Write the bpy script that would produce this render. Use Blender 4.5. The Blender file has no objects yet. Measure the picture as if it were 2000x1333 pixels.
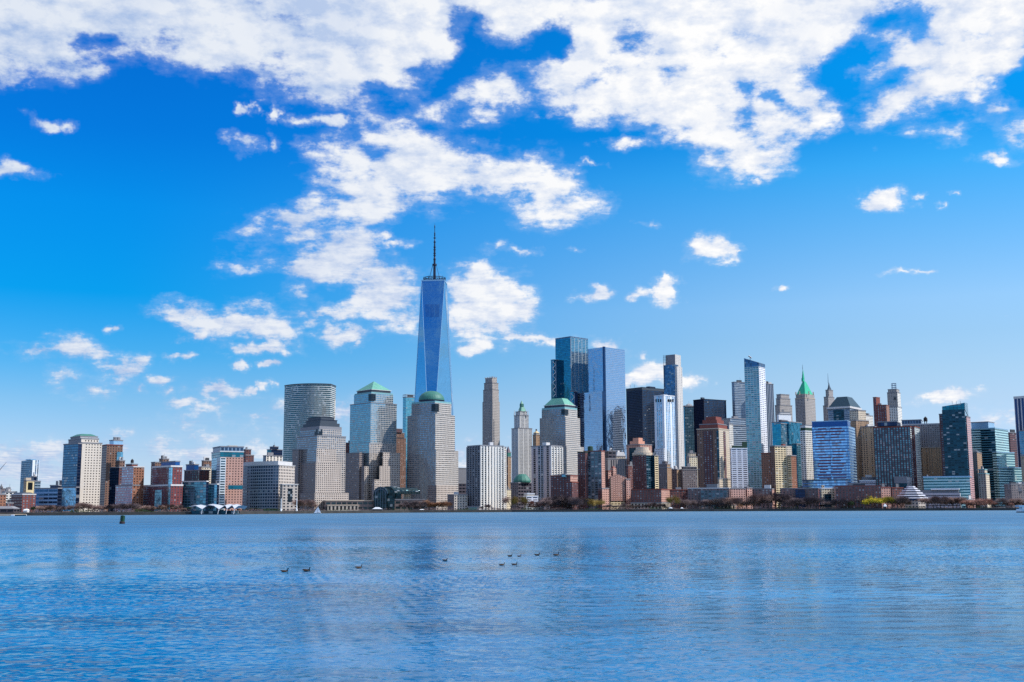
import bpy, bmesh, math, random
from mathutils import Vector, Matrix
R = math.radians
random.seed(7)
scene = bpy.context.scene
COL = scene.collection

# ------------------------------------------------------------------ camera
F = 2277.0            # focal length in units of a 2000-wide frame
CAMH = 6.0
PITCH = math.atan((992.0 - 666.5) / F)
ROLL = 0.0040
cam_d = bpy.data.cameras.new('camera'); cam = bpy.data.objects.new('camera', cam_d); COL.objects.link(cam)
cam_d.sensor_width = 36.0; cam_d.lens = 36.0 * F / 2000.0
cam_d.clip_start = 0.5; cam_d.clip_end = 60000
cam.location = (0, 0, CAMH)
CM = Matrix.Rotation(math.pi / 2 + PITCH, 3, 'X') @ Matrix.Rotation(-ROLL, 3, 'Z')
cam.rotation_euler = CM.to_euler()
scene.camera = cam

def ray(px, py):
    """direction (x/y, z/y) seen at a point of the 2000x1333 photograph"""
    v = CM @ Vector(((px - 1000.0) / F, -(py - 666.5) / F, -1.0))
    return v.x / v.y, v.z / v.y
def topx(x, y, z):
    v = CM.transposed() @ Vector((x, y, z - CAMH))
    return 1000.0 + F * v.x / -v.z, 666.5 - F * v.y / -v.z
def at(px, py, Y):
    k, m = ray(px, py)
    return Vector((k * Y, Y, CAMH + m * Y))

# ------------------------------------------------------------------ light
SUN_EL, SUN_AZ = 44.0, 7.0     # azimuth measured from +X (the right) towards the camera
sd = Vector((math.cos(R(SUN_EL)) * math.cos(R(SUN_AZ)), -math.cos(R(SUN_EL)) * math.sin(R(SUN_AZ)), math.sin(R(SUN_EL))))
sun_d = bpy.data.lights.new('sun', 'SUN'); sun = bpy.data.objects.new('sun', sun_d); COL.objects.link(sun)
sun_d.energy = 4.6; sun_d.angle = R(0.53); sun_d.color = (1.0, 0.95, 0.88)
sun.rotation_euler = sd.to_track_quat('Z', 'Y').to_euler()
sun.location = (300, -50, 400)
scene.view_settings.view_transform = 'Standard'; scene.view_settings.look = 'None'
scene.view_settings.exposure = 0.0; scene.view_settings.gamma = 1.0
scene.cycles.max_bounces = 7; scene.cycles.glossy_bounces = 4; scene.cycles.diffuse_bounces = 3
scene.cycles.transparent_max_bounces = 6; scene.cycles.transmission_bounces = 3
scene.cycles.use_denoising = False
scene.cycles.sample_clamp_indirect = 6.0
scene.cycles.caustics_reflective = False; scene.cycles.caustics_refractive = False

# ------------------------------------------------------------------ node helper
class NT:
    def __init__(s, tree): s.t = tree; s.n = tree.nodes; s.l = tree.links
    def new(s, typ, **kw):
        n = s.n.new(typ)
        for k, v in kw.items(): setattr(n, k, v)
        return n
    def put(s, sock, v):
        if isinstance(v, bpy.types.NodeSocket): s.l.new(v, sock)
        else: sock.default_value = v
    def m(s, op, a, b=0.0, c=0.0, clamp=False):
        n = s.new('ShaderNodeMath', operation=op, use_clamp=clamp)
        s.put(n.inputs[0], a); s.put(n.inputs[1], b); s.put(n.inputs[2], c)
        return n.outputs[0]
    def v(s, op, a, b=(0, 0, 0), c=(0, 0, 0), out=0):
        n = s.new('ShaderNodeVectorMath', operation=op)
        s.put(n.inputs[0], a)
        if op == 'SCALE': s.put(n.inputs['Scale'], b)
        elif op not in ('LENGTH', 'ABSOLUTE', 'FRACTION', 'FLOOR', 'NORMALIZE'): s.put(n.inputs[1], b)
        if op == 'MULTIPLY_ADD': s.put(n.inputs[2], c)
        return n.outputs['Value'] if op in ('LENGTH', 'DOT_PRODUCT') else n.outputs[0]
    def mix(s, f, a, b):
        n = s.new('ShaderNodeMix', data_type='RGBA')
        s.put(n.inputs[0], f); s.put(n.inputs[6], a); s.put(n.inputs[7], b)
        return n.outputs[2]
    def mr(s, x, a, b, c=0.0, d=1.0, smooth=False):
        n = s.new('ShaderNodeMapRange', interpolation_type='SMOOTHSTEP' if smooth else 'LINEAR')
        for i, q in enumerate((x, a, b, c, d)): s.put(n.inputs[i], q)
        return n.outputs[0]
    def noise(s, vec, scale, detail=4.0, rough=0.55, col=False, lac=2.0):
        n = s.new('ShaderNodeTexNoise')
        s.put(n.inputs['Vector'], vec); s.put(n.inputs['Scale'], scale)
        n.inputs['Detail'].default_value = detail; n.inputs['Roughness'].default_value = rough
        n.inputs['Lacunarity'].default_value = lac
        return n.outputs[1] if col else n.outputs[0]
    def ramp(s, fac, stops):
        # each ramp lives in a small group of its own: building 32-stop ramps in a large tree is slow
        g = bpy.data.node_groups.new('ramp', 'ShaderNodeTree')
        g.interface.new_socket('Fac', in_out='INPUT', socket_type='NodeSocketFloat')
        g.interface.new_socket('Color', in_out='OUTPUT', socket_type='NodeSocketColor')
        n = g.nodes.new('ShaderNodeValToRGB')
        gi = g.nodes.new('NodeGroupInput'); go = g.nodes.new('NodeGroupOutput')
        e = n.color_ramp.elements
        while len(e) < len(stops): e.new(1.0)
        for i, (p, c) in enumerate(sorted(stops, key=lambda q: q[0])):
            e[i].position = p; e[i].color = (*c[:3], 1)
        g.links.new(gi.outputs[0], n.inputs[0]); g.links.new(n.outputs[0], go.inputs[0])
        q = s.new('ShaderNodeGroup'); q.node_tree = g; s.put(q.inputs[0], fac)
        return q.outputs[0]
    def sep(s, v):
        n = s.new('ShaderNodeSeparateXYZ'); s.put(n.inputs[0], v); return n.outputs
    def comb(s, x, y, z=0.0):
        n = s.new('ShaderNodeCombineXYZ'); s.put(n.inputs[0], x); s.put(n.inputs[1], y); s.put(n.inputs[2], z); return n.outputs[0]

def lin(c):
    """sRGB 0-255 -> linear"""
    return tuple(((x / 255.0) / 12.92 if x / 255.0 <= 0.04045 else ((x / 255.0 + 0.055) / 1.055) ** 2.4) for x in c)
def lin4(c): return (*lin(c), 1.0)

# ------------------------------------------------------------------ world: Nishita sky and a procedural cloud deck
# The cloud deck is described by outlines in the sky (given as points of the photo, turned into
# azimuth / elevation) and broken up with fractal noise.
POLYS = [
 (1.0, [(-400,-500),(-400,140),(60,155),(150,172),(195,150),(165,112),(220,105),(300,135),(400,150),(480,170),(560,190),(620,205),(700,205),(790,195),(850,175),(845,150),(810,135),(870,105),(900,60),(930,40),(960,80),(1010,85),(1050,60),(1090,90),(1060,112),(1005,130),(1040,165),(1080,205),(1120,240),(1200,245),(1280,265),(1330,290),(1375,345),(1440,345),(1550,325),(1540,300),(1500,288),(1560,275),(1620,250),(1655,215),(1600,185),(1580,160),(1610,110),(1660,80),(1700,50),(1725,0),(1770,-500)]),
 (1.0, [(1750,-500),(1735,5),(1775,25),(1800,55),(1690,75),(1695,105),(1670,130),(1690,160),(1760,165),(1700,200),(1690,238),(1760,240),(1850,225),(1900,200),(1960,150),(1985,100),(1990,60),(2400,40),(2400,-500)]),
 (0.95, [(1870,225),(1930,180),(1985,205),(1960,238),(1900,248)]),
 (0.85, [(1740,278),(1790,248),(1865,262),(1835,288),(1780,278)]),
 (0.9, [(1935,265),(2000,230),(2300,200),(2300,290),(1980,285)]),
 (0.98, [(760,245),(860,200),(940,130),(1000,135),(1045,190),(1010,222),(930,225),(880,245),(800,255)]),
 (1.0, [(560,335),(615,312),(575,292),(640,262),(740,240),(830,258),(890,288),(960,288),(1060,298),(1125,350),(1105,370),(1190,382),(1185,412),(1120,425),(990,436),(1040,392),(960,408),(850,425),(800,400),(740,430),(640,435),(580,402),(610,382),(575,370),(650,345)]),
 (1.1, [(440,440),(540,398),(595,393),(605,412),(590,444),(530,444)]),
 (1.0, [(540,455),(600,432),(625,450),(570,464)]),
 (1.0, [(450,503),(510,478),(522,500),(570,500),(580,480),(640,445),(700,436),(745,455),(742,490),(790,520),(825,555),(812,600),(840,634),(700,632),(600,626),(590,642),(560,668),(420,655),(370,632),(300,600),(380,588),(480,600),(600,600),(690,562),(570,572),(600,545),(560,518),(480,514)]),
 (1.1, [(860,555),(940,532),(1020,542),(1075,580),(1060,620),(1000,640),(1055,640),(1000,658),(870,664),(860,600)]),
 (1.15, [(60,688),(120,670),(240,688),(285,700),(270,720),(250,742),(190,738),(180,712),(100,702)]),
 (1.15, [(60,735),(100,722),(180,742),(245,752),(200,768),(80,754)]),
 (0.55, [(-300,655),(60,668),(110,680),(0,684),(-300,690)]),
 (0.62, [(-300,868),(150,862),(480,855),(700,870),(1100,860),(1900,800),(2300,790),(2300,1100),(-300,1100)]),
 (0.68, [(620,795),(760,800),(760,850),(560,860),(480,815)]),
 (0.72, [(330,796),(430,786),(600,792),(600,812),(420,816)]),
 (0.78, [(330,832),(420,816),(520,832),(590,842),(400,852)]),
]
BLOBS = [  # cx, cy, rx, ry, weight
 (425,768,42,15,1),(520,707,16,9,1),(475,705,14,10,.9),(372,790,34,10,.9),(515,752,14,10,1),(480,757,20,7,.9),(500,808,62,12,.7),
 (220,643,20,8,.9),(340,765,20,10,.9),(322,740,32,10,.9),(262,760,22,10,.8),(18,337,48,14,1),(470,285,32,17,.95),(535,280,20,13,1),(495,216,16,9,1),
 (545,222,13,17,.95),(604,235,42,14,1),(90,238,30,9,.8),(135,245,22,8,.8),(1398,488,50,19,1.1),(1441,489,14,5,.9),(1302,568,24,25,1.1),(1300,548,11,18,1),(1262,574,30,10,.9),(1158,573,34,12,1.05),
 (1728,397,34,21,1.1),(1798,386,12,8,.8),(1832,403,10,7,.7),(1838,772,44,13,1.15),(1768,531,34,6,.8),(1802,526,28,6,.8),(985,484,36,13,.72),(1030,488,25,8,.7),(1225,280,55,12,.8),
 (1160,321,28,6,.8),(1480,355,22,7,.8),(1945,310,46,11,.75),(1262,733,52,22,1.15),(1225,742,35,18,1.1),(1345,745,36,14,1.1),(1185,681,28,14,1.1),(505,677,44,10,1),(385,664,18,9,1),
 (665,655,48,18,.95),(690,672,26,10,1),(918,680,36,13,1.05),(1065,660,62,11,.95),(1240,696,18,9,.9),(640,236,30,14,1),(760,455,24,14,.9),(770,475,34,10,.9),(870,625,30,14,1),(1055,370,40,20,.9),(1030,660,40,9,1),(1865,378,9,7,.7),(1515,564,16,5,.7),(1120,488,24,6,.7),(1265,440,30,7,.62),(360,700,22,7,.7)]
def sdist(px, py, poly):
    d = 1e9; inside = False; n = len(poly)
    for i in range(n):
        x1, y1 = poly[i]; x2, y2 = poly[(i + 1) % n]
        ex, ey = x2 - x1, y2 - y1; wx, wy = px - x1, py - y1
        t = max(0, min(1, (wx * ex + wy * ey) / (ex * ex + ey * ey + 1e-9)))
        d = min(d, math.hypot(wx - ex * t, wy - ey * t))
        if (y1 > py) != (y2 > py) and px < ex * (py - y1) / (y2 - y1) + x1: inside = not inside
    return d if inside else -d
def azel_px(az, el):
    return topx(math.sin(az) * math.cos(el), math.cos(az) * math.cos(el), math.sin(el) + CAMH)
def px_azel(px, py):
    k, m_ = ray(px, py)
    return math.degrees(math.atan(k)), math.degrees(math.atan2(m_, math.hypot(1, k)))
AZ0, NC, EL1, NR = 30.0, 125, 27.0, 54
HOLES = [(520,128,42,14,.8),(45,55,30,14,.5),(168,82,34,15,.7),(315,85,40,16,.5),(735,172,50,16,.7),(1070,80,45,26,.6),(1148,160,34,18,.8),(1105,100,26,18,.7),(1340,150,24,20,.7),(1232,85,34,20,.55),(1405,110,44,16,.5),(1442,188,26,14,.7),(1492,210,38,14,.8),(1455,262,26,20,.9),(1545,225,34,14,.7),(1410,310,24,12,.7),(1900,70,34,16,.6),(1830,150,50,12,.6),(1805,195,40,10,.6),(700,330,30,12,.6),(745,300,34,14,.6),(905,395,60,12,.8),(1010,372,34,14,.7),(640,560,40,16,.7),(720,620,50,12,.5),(560,615,40,12,.5),(880,20,24,40,.5),(1190,20,30,14,.4),(1700,110,30,14,.6)]
def coverage(px, py):
    f = 0.0
    for w, poly in POLYS:
        f = max(f, w * max(0.0, min(1.0, 0.5 + sdist(px, py, poly) / 80.0)))
    for cx, cy, rx, ry, w in HOLES:
        f -= .52 * w * max(0.0, min(1.0, 1.6 - .9 * math.hypot((px - cx) / rx, (py - cy) / ry)))
    return max(0.0, f)

def build_world():
    w = bpy.data.worlds.new('World'); scene.world = w; w.use_nodes = True
    w.cycles.sampling_method = 'MANUAL'; w.cycles.sample_map_resolution = 512
    T = NT(w.node_tree); w.node_tree.nodes.clear()
    tc = T.new('ShaderNodeTexCoord'); d = tc.outputs['Generated']
    x, y, z = T.sep(d)
    sky = T.new('ShaderNodeTexSky', sky_type='NISHITA'); sky.sun_disc = False
    sky.sun_elevation = R(SUN_EL); sky.sun_rotation = math.atan2(sd.x, sd.y)
    sky.air_density = 1.0; sky.dust_density = 0.3; sky.ozone_density = 2.0; sky.altitude = 0
    az = T.m('MULTIPLY', T.m('ARCTAN2', x, y), 180 / math.pi)
    el = T.m('MULTIPLY', T.m('ARCSINE', z), 180 / math.pi)
    # noise in the plane of the cloud deck, so that clouds shrink and flatten towards the horizon
    iz = T.m('DIVIDE', 1.0, T.m('ADD', T.m('MAXIMUM', z, 0.0), 0.10))
    deck = T.comb(T.m('MULTIPLY', x, iz), T.m('MULTIPLY', y, T.m('MULTIPLY', iz, 1.0)), 0.0)
    wn = T.noise(d, 13.0, 5.0, 0.6, col=True)
    wv = T.v('MULTIPLY', T.v('SUBTRACT', wn, (0.5, 0.5, 0.5)), (5.2, 3.0, 0.0))
    ae = T.v('ADD', T.comb(az, el), wv)
    ax, ay, _ = T.sep(ae)
    u = T.m('DIVIDE', T.m('ADD', ax, AZ0), 2 * AZ0)
    v = T.m('MULTIPLY', T.m('DIVIDE', ay, EL1), NR - 1.0)
    v = T.m('MAXIMUM', T.m('MINIMUM', v, NR - 1.0), 0.0)
    NS = 4; per = (NC - 1) // NS   # 31 cells of 32 stops
    seg = [T.m('SUBTRACT', T.m('MULTIPLY', u, float(NS)), float(i)) for i in range(NS)]
    step = [T.m('GREATER_THAN', seg[i], 0.0) for i in range(NS)]
    G = []
    for r in range(NR):
        row = []
        for c in range(NC):
            a_, e_ = R(-AZ0 + 2 * AZ0 * c / (NC - 1)), R(EL1 * r / (NR - 1))
            px, py = azel_px(a_, e_)
            row.append(coverage(px, py))
        G.append(row)
    total = None
    for g in range(0, NR, 3):
        cur = None
        for s_ in range(NS):
            stops = []
            for j in range(per + 1):
                c = s_ * per + j
                stops.append((j / per, tuple(G[min(g + q, NR - 1)][c] for q in range(3))))
            col = T.ramp(seg[s_], stops)
            cur = col if cur is None else T.mix(step[s_], cur, col)
        vv = T.v('SUBTRACT', T.comb(v, v, v), (float(g), float(g + 1), float(g + 2)))
        wgt = T.v('MAXIMUM', T.v('SUBTRACT', (1.0, 1.0, 1.0), T.v('ABSOLUTE', vv)), (0.0, 0.0, 0.0))
        t = T.v('DOT_PRODUCT', cur, wgt)
        total = t if total is None else T.m('ADD', total, t)
    # small single clouds
    ab = T.v('ADD', T.comb(az, el), T.v('MULTIPLY', T.v('SUBTRACT', T.noise(d, 34.0, 4.0, 0.6, col=True), (0.5, 0.5, 0.5)), (3.4, 1.5, 0.0)))
    best = None
    for cx, cy, rx, ry, wt in BLOBS:
        a0, e0 = px_azel(cx, cy); sx, sy = F * math.pi / 180 / rx, F * math.pi / 180 / ry
        ln = T.v('LENGTH', T.v('MULTIPLY_ADD', ab, (sx, sy, 0), (-a0 * sx, -e0 * sy, 0)))
        q = T.m('MULTIPLY_ADD', ln, -0.50 * wt, 1.02 * wt)
        best = q if best is None else T.m('MAXIMUM', best, q)
    cov = T.m('MAXIMUM', total, best)
    side = T.mr(T.m('ABSOLUTE', az), 27.0, 34.0, 0.0, 1.0, True)
    cov = T.m('ADD', T.m('MULTIPLY', cov, T.m('SUBTRACT', 1.0, side)), T.m('MULTIPLY', side, 0.52))
    high = T.mr(el, 26.0, 38.0, 0.0, 1.0, True)
    cov = T.m('ADD', T.m('MULTIPLY', cov, T.m('SUBTRACT', 1.0, high)), T.m('MULTIPLY', high, 0.72))
    n1 = T.noise(deck, 7.0, 10.0, 0.63)
    n2 = T.noise(T.v('MULTIPLY', d, (1.0, 1.0, 1.6)), 22.0, 7.0, 0.60)
    n2s = T.noise(T.v('ADD', T.v('MULTIPLY', d, (1.0, 1.0, 1.6)), (0.008, 0.0, 0.014)), 22.0, 5.0, 0.60)
    relief = T.m('SUBTRACT', n2, n2s)
    n2 = T.m('ADD', T.m('MULTIPLY', n2, 0.6), T.m('MULTIPLY', T.noise(T.v('MULTIPLY', d, (1.0, 1.0, 1.6)), 58.0, 6.0, 0.62), 0.4))
    w1 = T.mr(el, 3.0, 14.0, 0.0, 0.42)
    nn = T.m('SUBTRACT', T.m('ADD', T.m('MULTIPLY', n1, w1), T.m('MULTIPLY', n2, T.m('SUBTRACT', 1.0, w1))), 0.5)
    dd = T.m('ADD', T.m('MULTIPLY', cov, 0.88), T.m('MULTIPLY', nn, 2.75))
    dens = T.mr(dd, 0.34, 0.74, 0.0, 1.0, True)
    veil = T.mr(dd, 0.16, 0.50, 0.0, 0.16, True)
    dens = T.m('MAXIMUM', dens, T.m('MULTIPLY', veil, T.mr(cov, 0.05, 0.4)))
    dens = T.m('MULTIPLY', dens, T.mr(el, -0.5, 1.5, 0.35, 1.0, True))
    # cloud brightness: whitest towards the sun, greyer and thinner away from it, soft grey bellies
    sh = T.noise(T.v('ADD', deck, (0.03, -0.03, 0.0)), 7.0, 8.0, 0.6)
    lump = T.m('SUBTRACT', sh, n1)
    toward = T.mr(az, -26.0, 12.0, 0.0, 1.0, True)
    lo = T.mix(toward, (*lin((168, 192, 230)), 1), (*lin((204, 218, 242)), 1))
    hi = T.mix(toward, (*lin((224, 232, 244)), 1), (*lin((255, 255, 255)), 1))
    br = T.m('ADD', T.m('ADD', T.m('MULTIPLY', lump, -2.2), T.m('MULTIPLY', relief, 2.4)), T.mr(dd, 0.40, 1.0, 0.35, 0.82), clamp=True)
    bell = T.mr(T.noise(d, 12.0, 6.0, 0.6), 0.45, 0.72, 0.0, 0.42, True)
    br = T.m('SUBTRACT', br, bell, clamp=True)
    ccol = T.mix(br, lo, hi)
    # the sky itself: Nishita, made as deep a blue as this day had
    hs = T.new('ShaderNodeHueSaturation'); hs.inputs['Saturation'].default_value = 1.0
    T.put(hs.inputs['Color'], sky.outputs[0])
    tint_l = T.ramp(T.m('DIVIDE', el, 30.0, clamp=True), TINT_L)
    tint_r = T.ramp(T.m('DIVIDE', el, 30.0, clamp=True), TINT_R)
    tint = T.mix(T.mr(az, -20.0, 22.0, 0.0, 1.0, True), tint_l, tint_r)
    sc = T.v('MULTIPLY', hs.outputs[0], tint)
    STR = 0.10
    cc = T.v('SCALE', ccol, 1.0 / STR)
    fin = T.mix(dens, sc, cc)
    bg = T.new('ShaderNodeBackground'); T.put(bg.inputs[0], fin); bg.inputs[1].default_value = STR
    out = T.new('ShaderNodeOutputWorld'); T.l.new(bg.outputs[0], out.inputs[0])
TINT_L = [(0.0, (0.93, 1.25, 2.05)), (0.055, (0.86, 1.05, 1.62)), (0.116, (0.731, 0.99, 1.46)), (0.169, (0.545, 0.956, 1.40)), (0.24, (0.209, 0.907, 1.452)), (0.334, (0.012, 0.874, 1.543)), (0.472, (0.01, 0.90, 1.74)), (0.586, (0.01, 0.75, 1.726)), (0.691, (0.01, 0.714, 1.74)), (1.0, (0.01, 0.66, 1.66))]
TINT_R = [(0.0, (0.93, 1.2, 1.95)), (0.071, (0.902, 1.134, 1.732)), (0.164, (1.077, 1.189, 1.477)), (0.21, (1.082, 1.249, 1.461)), (0.265, (1.043, 1.302, 1.507)), (0.319, (1.078, 1.416, 1.644)), (0.432, (0.633, 1.38, 1.781)), (0.53, (0.241, 1.338, 1.905)), (0.601, (0.02, 1.092, 1.845)), (0.687, (0.01, 1.164, 1.969)), (1.0, (0.01, 0.95, 1.85))]
build_world()

# ------------------------------------------------------------------ materials
def make_facade_group():
    g = bpy.data.node_groups.new('facade', 'ShaderNodeTree')
    def inp(n, t, d):
        s = g.interface.new_socket(n, in_out='INPUT', socket_type=t); s.default_value = d
    for n, d in (('Wall', (.4, .4, .4, 1)), ('Glass', (.1, .15, .2, 1)), ('Band', (.1, .1, .1, 1))): inp(n, 'NodeSocketColor', d)
    for n, d in (('PU', 3.), ('PV', 3.), ('WU', .6), ('WV', .6), ('Refl', .5), ('Rough', .1), ('Var', .3), ('Blinds', .1),
                 ('Bay', 1e6), ('BayF', 0.), ('BandN', 1e6), ('BandF', 0.), ('Wave', .3), ('Dirt', .15)): inp(n, 'NodeSocketFloat', d)
    g.interface.new_socket('BSDF', in_out='OUTPUT', socket_type='NodeSocketShader')
    T = NT(g); gi = T.new('NodeGroupInput').outputs; go = T.new('NodeGroupOutput')
    uvn = T.new('ShaderNodeUVMap'); uvn.uv_map = 'UVMap'
    ux, uy, _ = T.sep(uvn.outputs[0])
    oi = T.new('ShaderNodeObjectInfo'); tc = T.new('ShaderNodeTexCoord')
    x = T.m('DIVIDE', ux, gi['PU']); y = T.m('DIVIDE', uy, gi['PV'])
    fx = T.m('ABSOLUTE', T.m('SUBTRACT', T.m('FRACT', x), 0.5)); fy = T.m('ABSOLUTE', T.m('SUBTRACT', T.m('FRACT', y), 0.5))
    mk = T.m('MULTIPLY', T.m('LESS_THAN', fx, T.m('MULTIPLY', gi['WU'], 0.5)), T.m('LESS_THAN', fy, T.m('MULTIPLY', gi['WV'], 0.5)))
    bx = T.m('GREATER_THAN', T.m('FRACT', T.m('DIVIDE', x, gi['Bay'])), gi['BayF'])
    by = T.m('LESS_THAN', T.m('FRACT', T.m('DIVIDE', y, gi['BandN'])), gi['BandF'])
    mk = T.m('MULTIPLY', mk, T.m('MAXIMUM', bx, by))
    cell = T.comb(T.m('FLOOR', x), T.m('FLOOR', y), T.m('MULTIPLY', oi.outputs['Random'], 97.0))
    wn = T.new('ShaderNodeTexWhiteNoise', noise_dimensions='3D'); T.put(wn.inputs['Vector'], cell)
    rnd = wn.outputs['Value']; rc = T.sep(wn.outputs['Color'])
    big = T.noise(T.v('MULTIPLY', tc.outputs['Object'], (1., 1., .35)), 0.035, 4.0, 0.6)
    fine = T.noise(T.v('MULTIPLY', tc.outputs['Object'], (1., 1., .2)), 0.35, 3.0, 0.6)
    dirt = T.m('ADD', 1.0, T.m('MULTIPLY', gi['Dirt'], T.m('ADD', T.m('MULTIPLY', T.m('SUBTRACT', big, 0.5), 2.6), T.m('MULTIPLY', T.m('SUBTRACT', fine, 0.5), 1.6))))
    wall = T.v('SCALE', gi['Wall'], dirt)
    gl = T.v('SCALE', gi['Glass'], T.m('ADD', 1.0, T.m('MULTIPLY', gi['Var'], T.m('MULTIPLY', T.m('SUBTRACT', rnd, 0.5), 2.0))))
    isb = T.m('LESS_THAN', rc[1], gi['Blinds'])
    gl = T.mix(T.m('MULTIPLY', isb, 0.75), gl, (.33, .36, .39, 1))
    base = T.mix(mk, wall, gl)
    base = T.mix(by, base, gi['Band'])
    p = T.new('ShaderNodeBsdfPrincipled')
    T.put(p.inputs['Base Color'], base)
    T.put(p.inputs['Metallic'], T.m('MULTIPLY', T.m('MULTIPLY', mk, gi['Refl']), T.m('SUBTRACT', 1.0, T.m('MULTIPLY', isb, 0.6))))
    T.put(p.inputs['Roughness'], T.m('ADD', 0.75, T.m('MULTIPLY', mk, T.m('SUBTRACT', gi['Rough'], 0.75))))
    bn = T.new('ShaderNodeBump'); bn.inputs['Distance'].default_value = 1.0
    T.put(bn.inputs['Strength'], T.m('MULTIPLY', mk, gi['Wave']))
    h = T.m('ADD', T.m('MULTIPLY', T.noise(tc.outputs['Object'], 0.06, 3.0, 0.6), 1.6), T.m('MULTIPLY', rc[2], 0.02))
    T.put(bn.inputs['Height'], h); T.put(p.inputs['Normal'], bn.outputs[0])
    T.l.new(p.outputs[0], go.inputs[0])
    return g
FG = make_facade_group()
M = {}
def facade(name, wall, glass, pu=3.2, pv=3.0, wu=.6, wv=.6, refl=.55, rough=.12, var=.35, blinds=.06,
           bay=None, bayf=0, band=None, bandf=0, bandc=(60, 66, 74), wave=.15, dirt=.16):
    m = bpy.data.materials.new(name); m.use_nodes = True; t = m.node_tree; t.nodes.clear()
    q = t.nodes.new('ShaderNodeGroup'); q.node_tree = FG; o = t.nodes.new('ShaderNodeOutputMaterial')
    t.links.new(q.outputs[0], o.inputs[0])
    glass = (glass[0], glass[1], glass[2] * .98)
    for k, v in dict(Wall=lin4(wall), Glass=lin4(glass), Band=lin4(bandc), PU=pu, PV=pv, WU=wu, WV=wv, Refl=refl, Rough=rough,
                     Var=var, Blinds=blinds, Bay=bay or 1e6, BayF=bayf, BandN=band or 1e6, BandF=bandf, Wave=wave, Dirt=dirt).items():
        q.inputs[k].default_value = v
    m['pu'] = pu; m['pv'] = pv; M[name] = m
    return m
def plain(name, col, rough=.7, metal=0.0, noise=.12, scale=.4, spec=.5):
    m = bpy.data.materials.new(name); m.use_nodes = True; T = NT(m.node_tree); p = m.node_tree.nodes['Principled BSDF']
    tc = T.new('ShaderNodeTexCoord'); n = T.noise(tc.outputs['Object'], scale, 5.0, 0.6)
    f = T.m('ADD', 1.0, T.m('MULTIPLY', T.m('SUBTRACT', n, 0.5), 4 * noise))
    T.put(p.inputs['Base Color'], T.v('SCALE', lin(col), f))
    p.inputs['Roughness'].default_value = rough; p.inputs['Metallic'].default_value = metal
    p.inputs['Specular IOR Level'].default_value = spec
    m['pu'] = 3.0; m['pv'] = 3.0; M[name] = m
    return m

DG = (40, 55, 72)
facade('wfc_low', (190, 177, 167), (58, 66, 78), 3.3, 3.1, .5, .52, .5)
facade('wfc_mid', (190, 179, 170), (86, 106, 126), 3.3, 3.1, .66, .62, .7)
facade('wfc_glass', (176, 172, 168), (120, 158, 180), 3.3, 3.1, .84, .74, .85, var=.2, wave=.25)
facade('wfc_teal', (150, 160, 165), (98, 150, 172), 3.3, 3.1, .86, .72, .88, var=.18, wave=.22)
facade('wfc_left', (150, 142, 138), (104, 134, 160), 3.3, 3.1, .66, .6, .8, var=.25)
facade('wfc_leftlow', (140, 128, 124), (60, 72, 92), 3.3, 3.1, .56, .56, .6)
facade('wfc_band', (196, 188, 181), (92, 104, 114), 3.3, 3.2, .8, .45, .6, blinds=.05)
facade('notch_glass', (40, 52, 62), (26, 42, 56), 3.3, 3.1, .92, .9, .7)
facade('goldman', (214, 216, 214), (52, 88, 100), 3.0, 3.5, 1.01, .70, .8, var=.25, wave=.3)
facade('one_wtc', (96, 146, 182), (112, 162, 196), 3.2, 3.4, .98, .95, .97, rough=.04, var=.04, blinds=0, wave=.04)
facade('one_wtc_slats', (70, 112, 160), (84, 124, 168), 6.4, 40, .72, .97, .9, rough=.1, var=.1, blinds=0)
facade('mirror_grey', (164, 174, 192), (134, 162, 194), 3.4, 3.6, .97, .88, .96, rough=.05, var=.06, blinds=0, wave=.16)
facade('mirror_dark', (30, 50, 80), (36, 66, 104), 3.4, 3.6, .97, .9, .9, var=.1, blinds=0)
facade('blue_glass', (30, 84, 108), (38, 120, 150), 3.4, 3.5, .92, .86, .9, var=.2, blinds=.02, wave=.3)
facade('blue_glass_rib', (150, 165, 176), (64, 132, 160), 2.8, 3.5, .9, .9, .9, var=.25, blinds=.03, bay=4, bayf=.12, wave=.3)
facade('seven_glass', (96, 150, 172), (92, 160, 182), 3.4, 3.3, 1.01, .7, .9, var=.2, wave=.2)
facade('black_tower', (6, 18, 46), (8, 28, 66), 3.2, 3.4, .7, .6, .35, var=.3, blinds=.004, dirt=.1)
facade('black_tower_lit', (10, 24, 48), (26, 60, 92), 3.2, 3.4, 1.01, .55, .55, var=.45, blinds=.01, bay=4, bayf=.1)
facade('limestone', (172, 165, 160), (62, 60, 66), 3.6, 3.2, .38, .5, .3, blinds=.04)
facade('limestone_dim', (166, 160, 158), (60, 62, 74), 3.4, 3.2, .42, .55, .35)
facade('woolworth', (196, 196, 196), (50, 66, 90), 3.0, 3.0, .48, .72, .4, bay=4, bayf=.18)
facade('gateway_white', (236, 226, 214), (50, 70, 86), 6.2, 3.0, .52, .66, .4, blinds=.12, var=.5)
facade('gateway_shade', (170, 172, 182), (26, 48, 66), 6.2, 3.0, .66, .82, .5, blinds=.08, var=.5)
facade('gateway_pink', (196, 178, 176), (24, 36, 54), 12.0, 3.0, .34, .8, .5, blinds=.05)
facade('brick_red', (116, 62, 58), (70, 96, 116), 4.2, 3.1, .42, .48, .5, blinds=.24, var=.6)
facade('brick_dark', (98, 62, 62), (64, 84, 104), 4.6, 3.2, .4, .46, .5, blinds=.16, var=.6)
facade('brick_brown', (128, 96, 82), (40, 44, 52), 3.8, 3.1, .42, .52, .35, blinds=.1)
facade('brick_pink', (192, 148, 134), (58, 44, 46), 3.8, 3.1, .42, .46, .3, blinds=.05)
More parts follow.
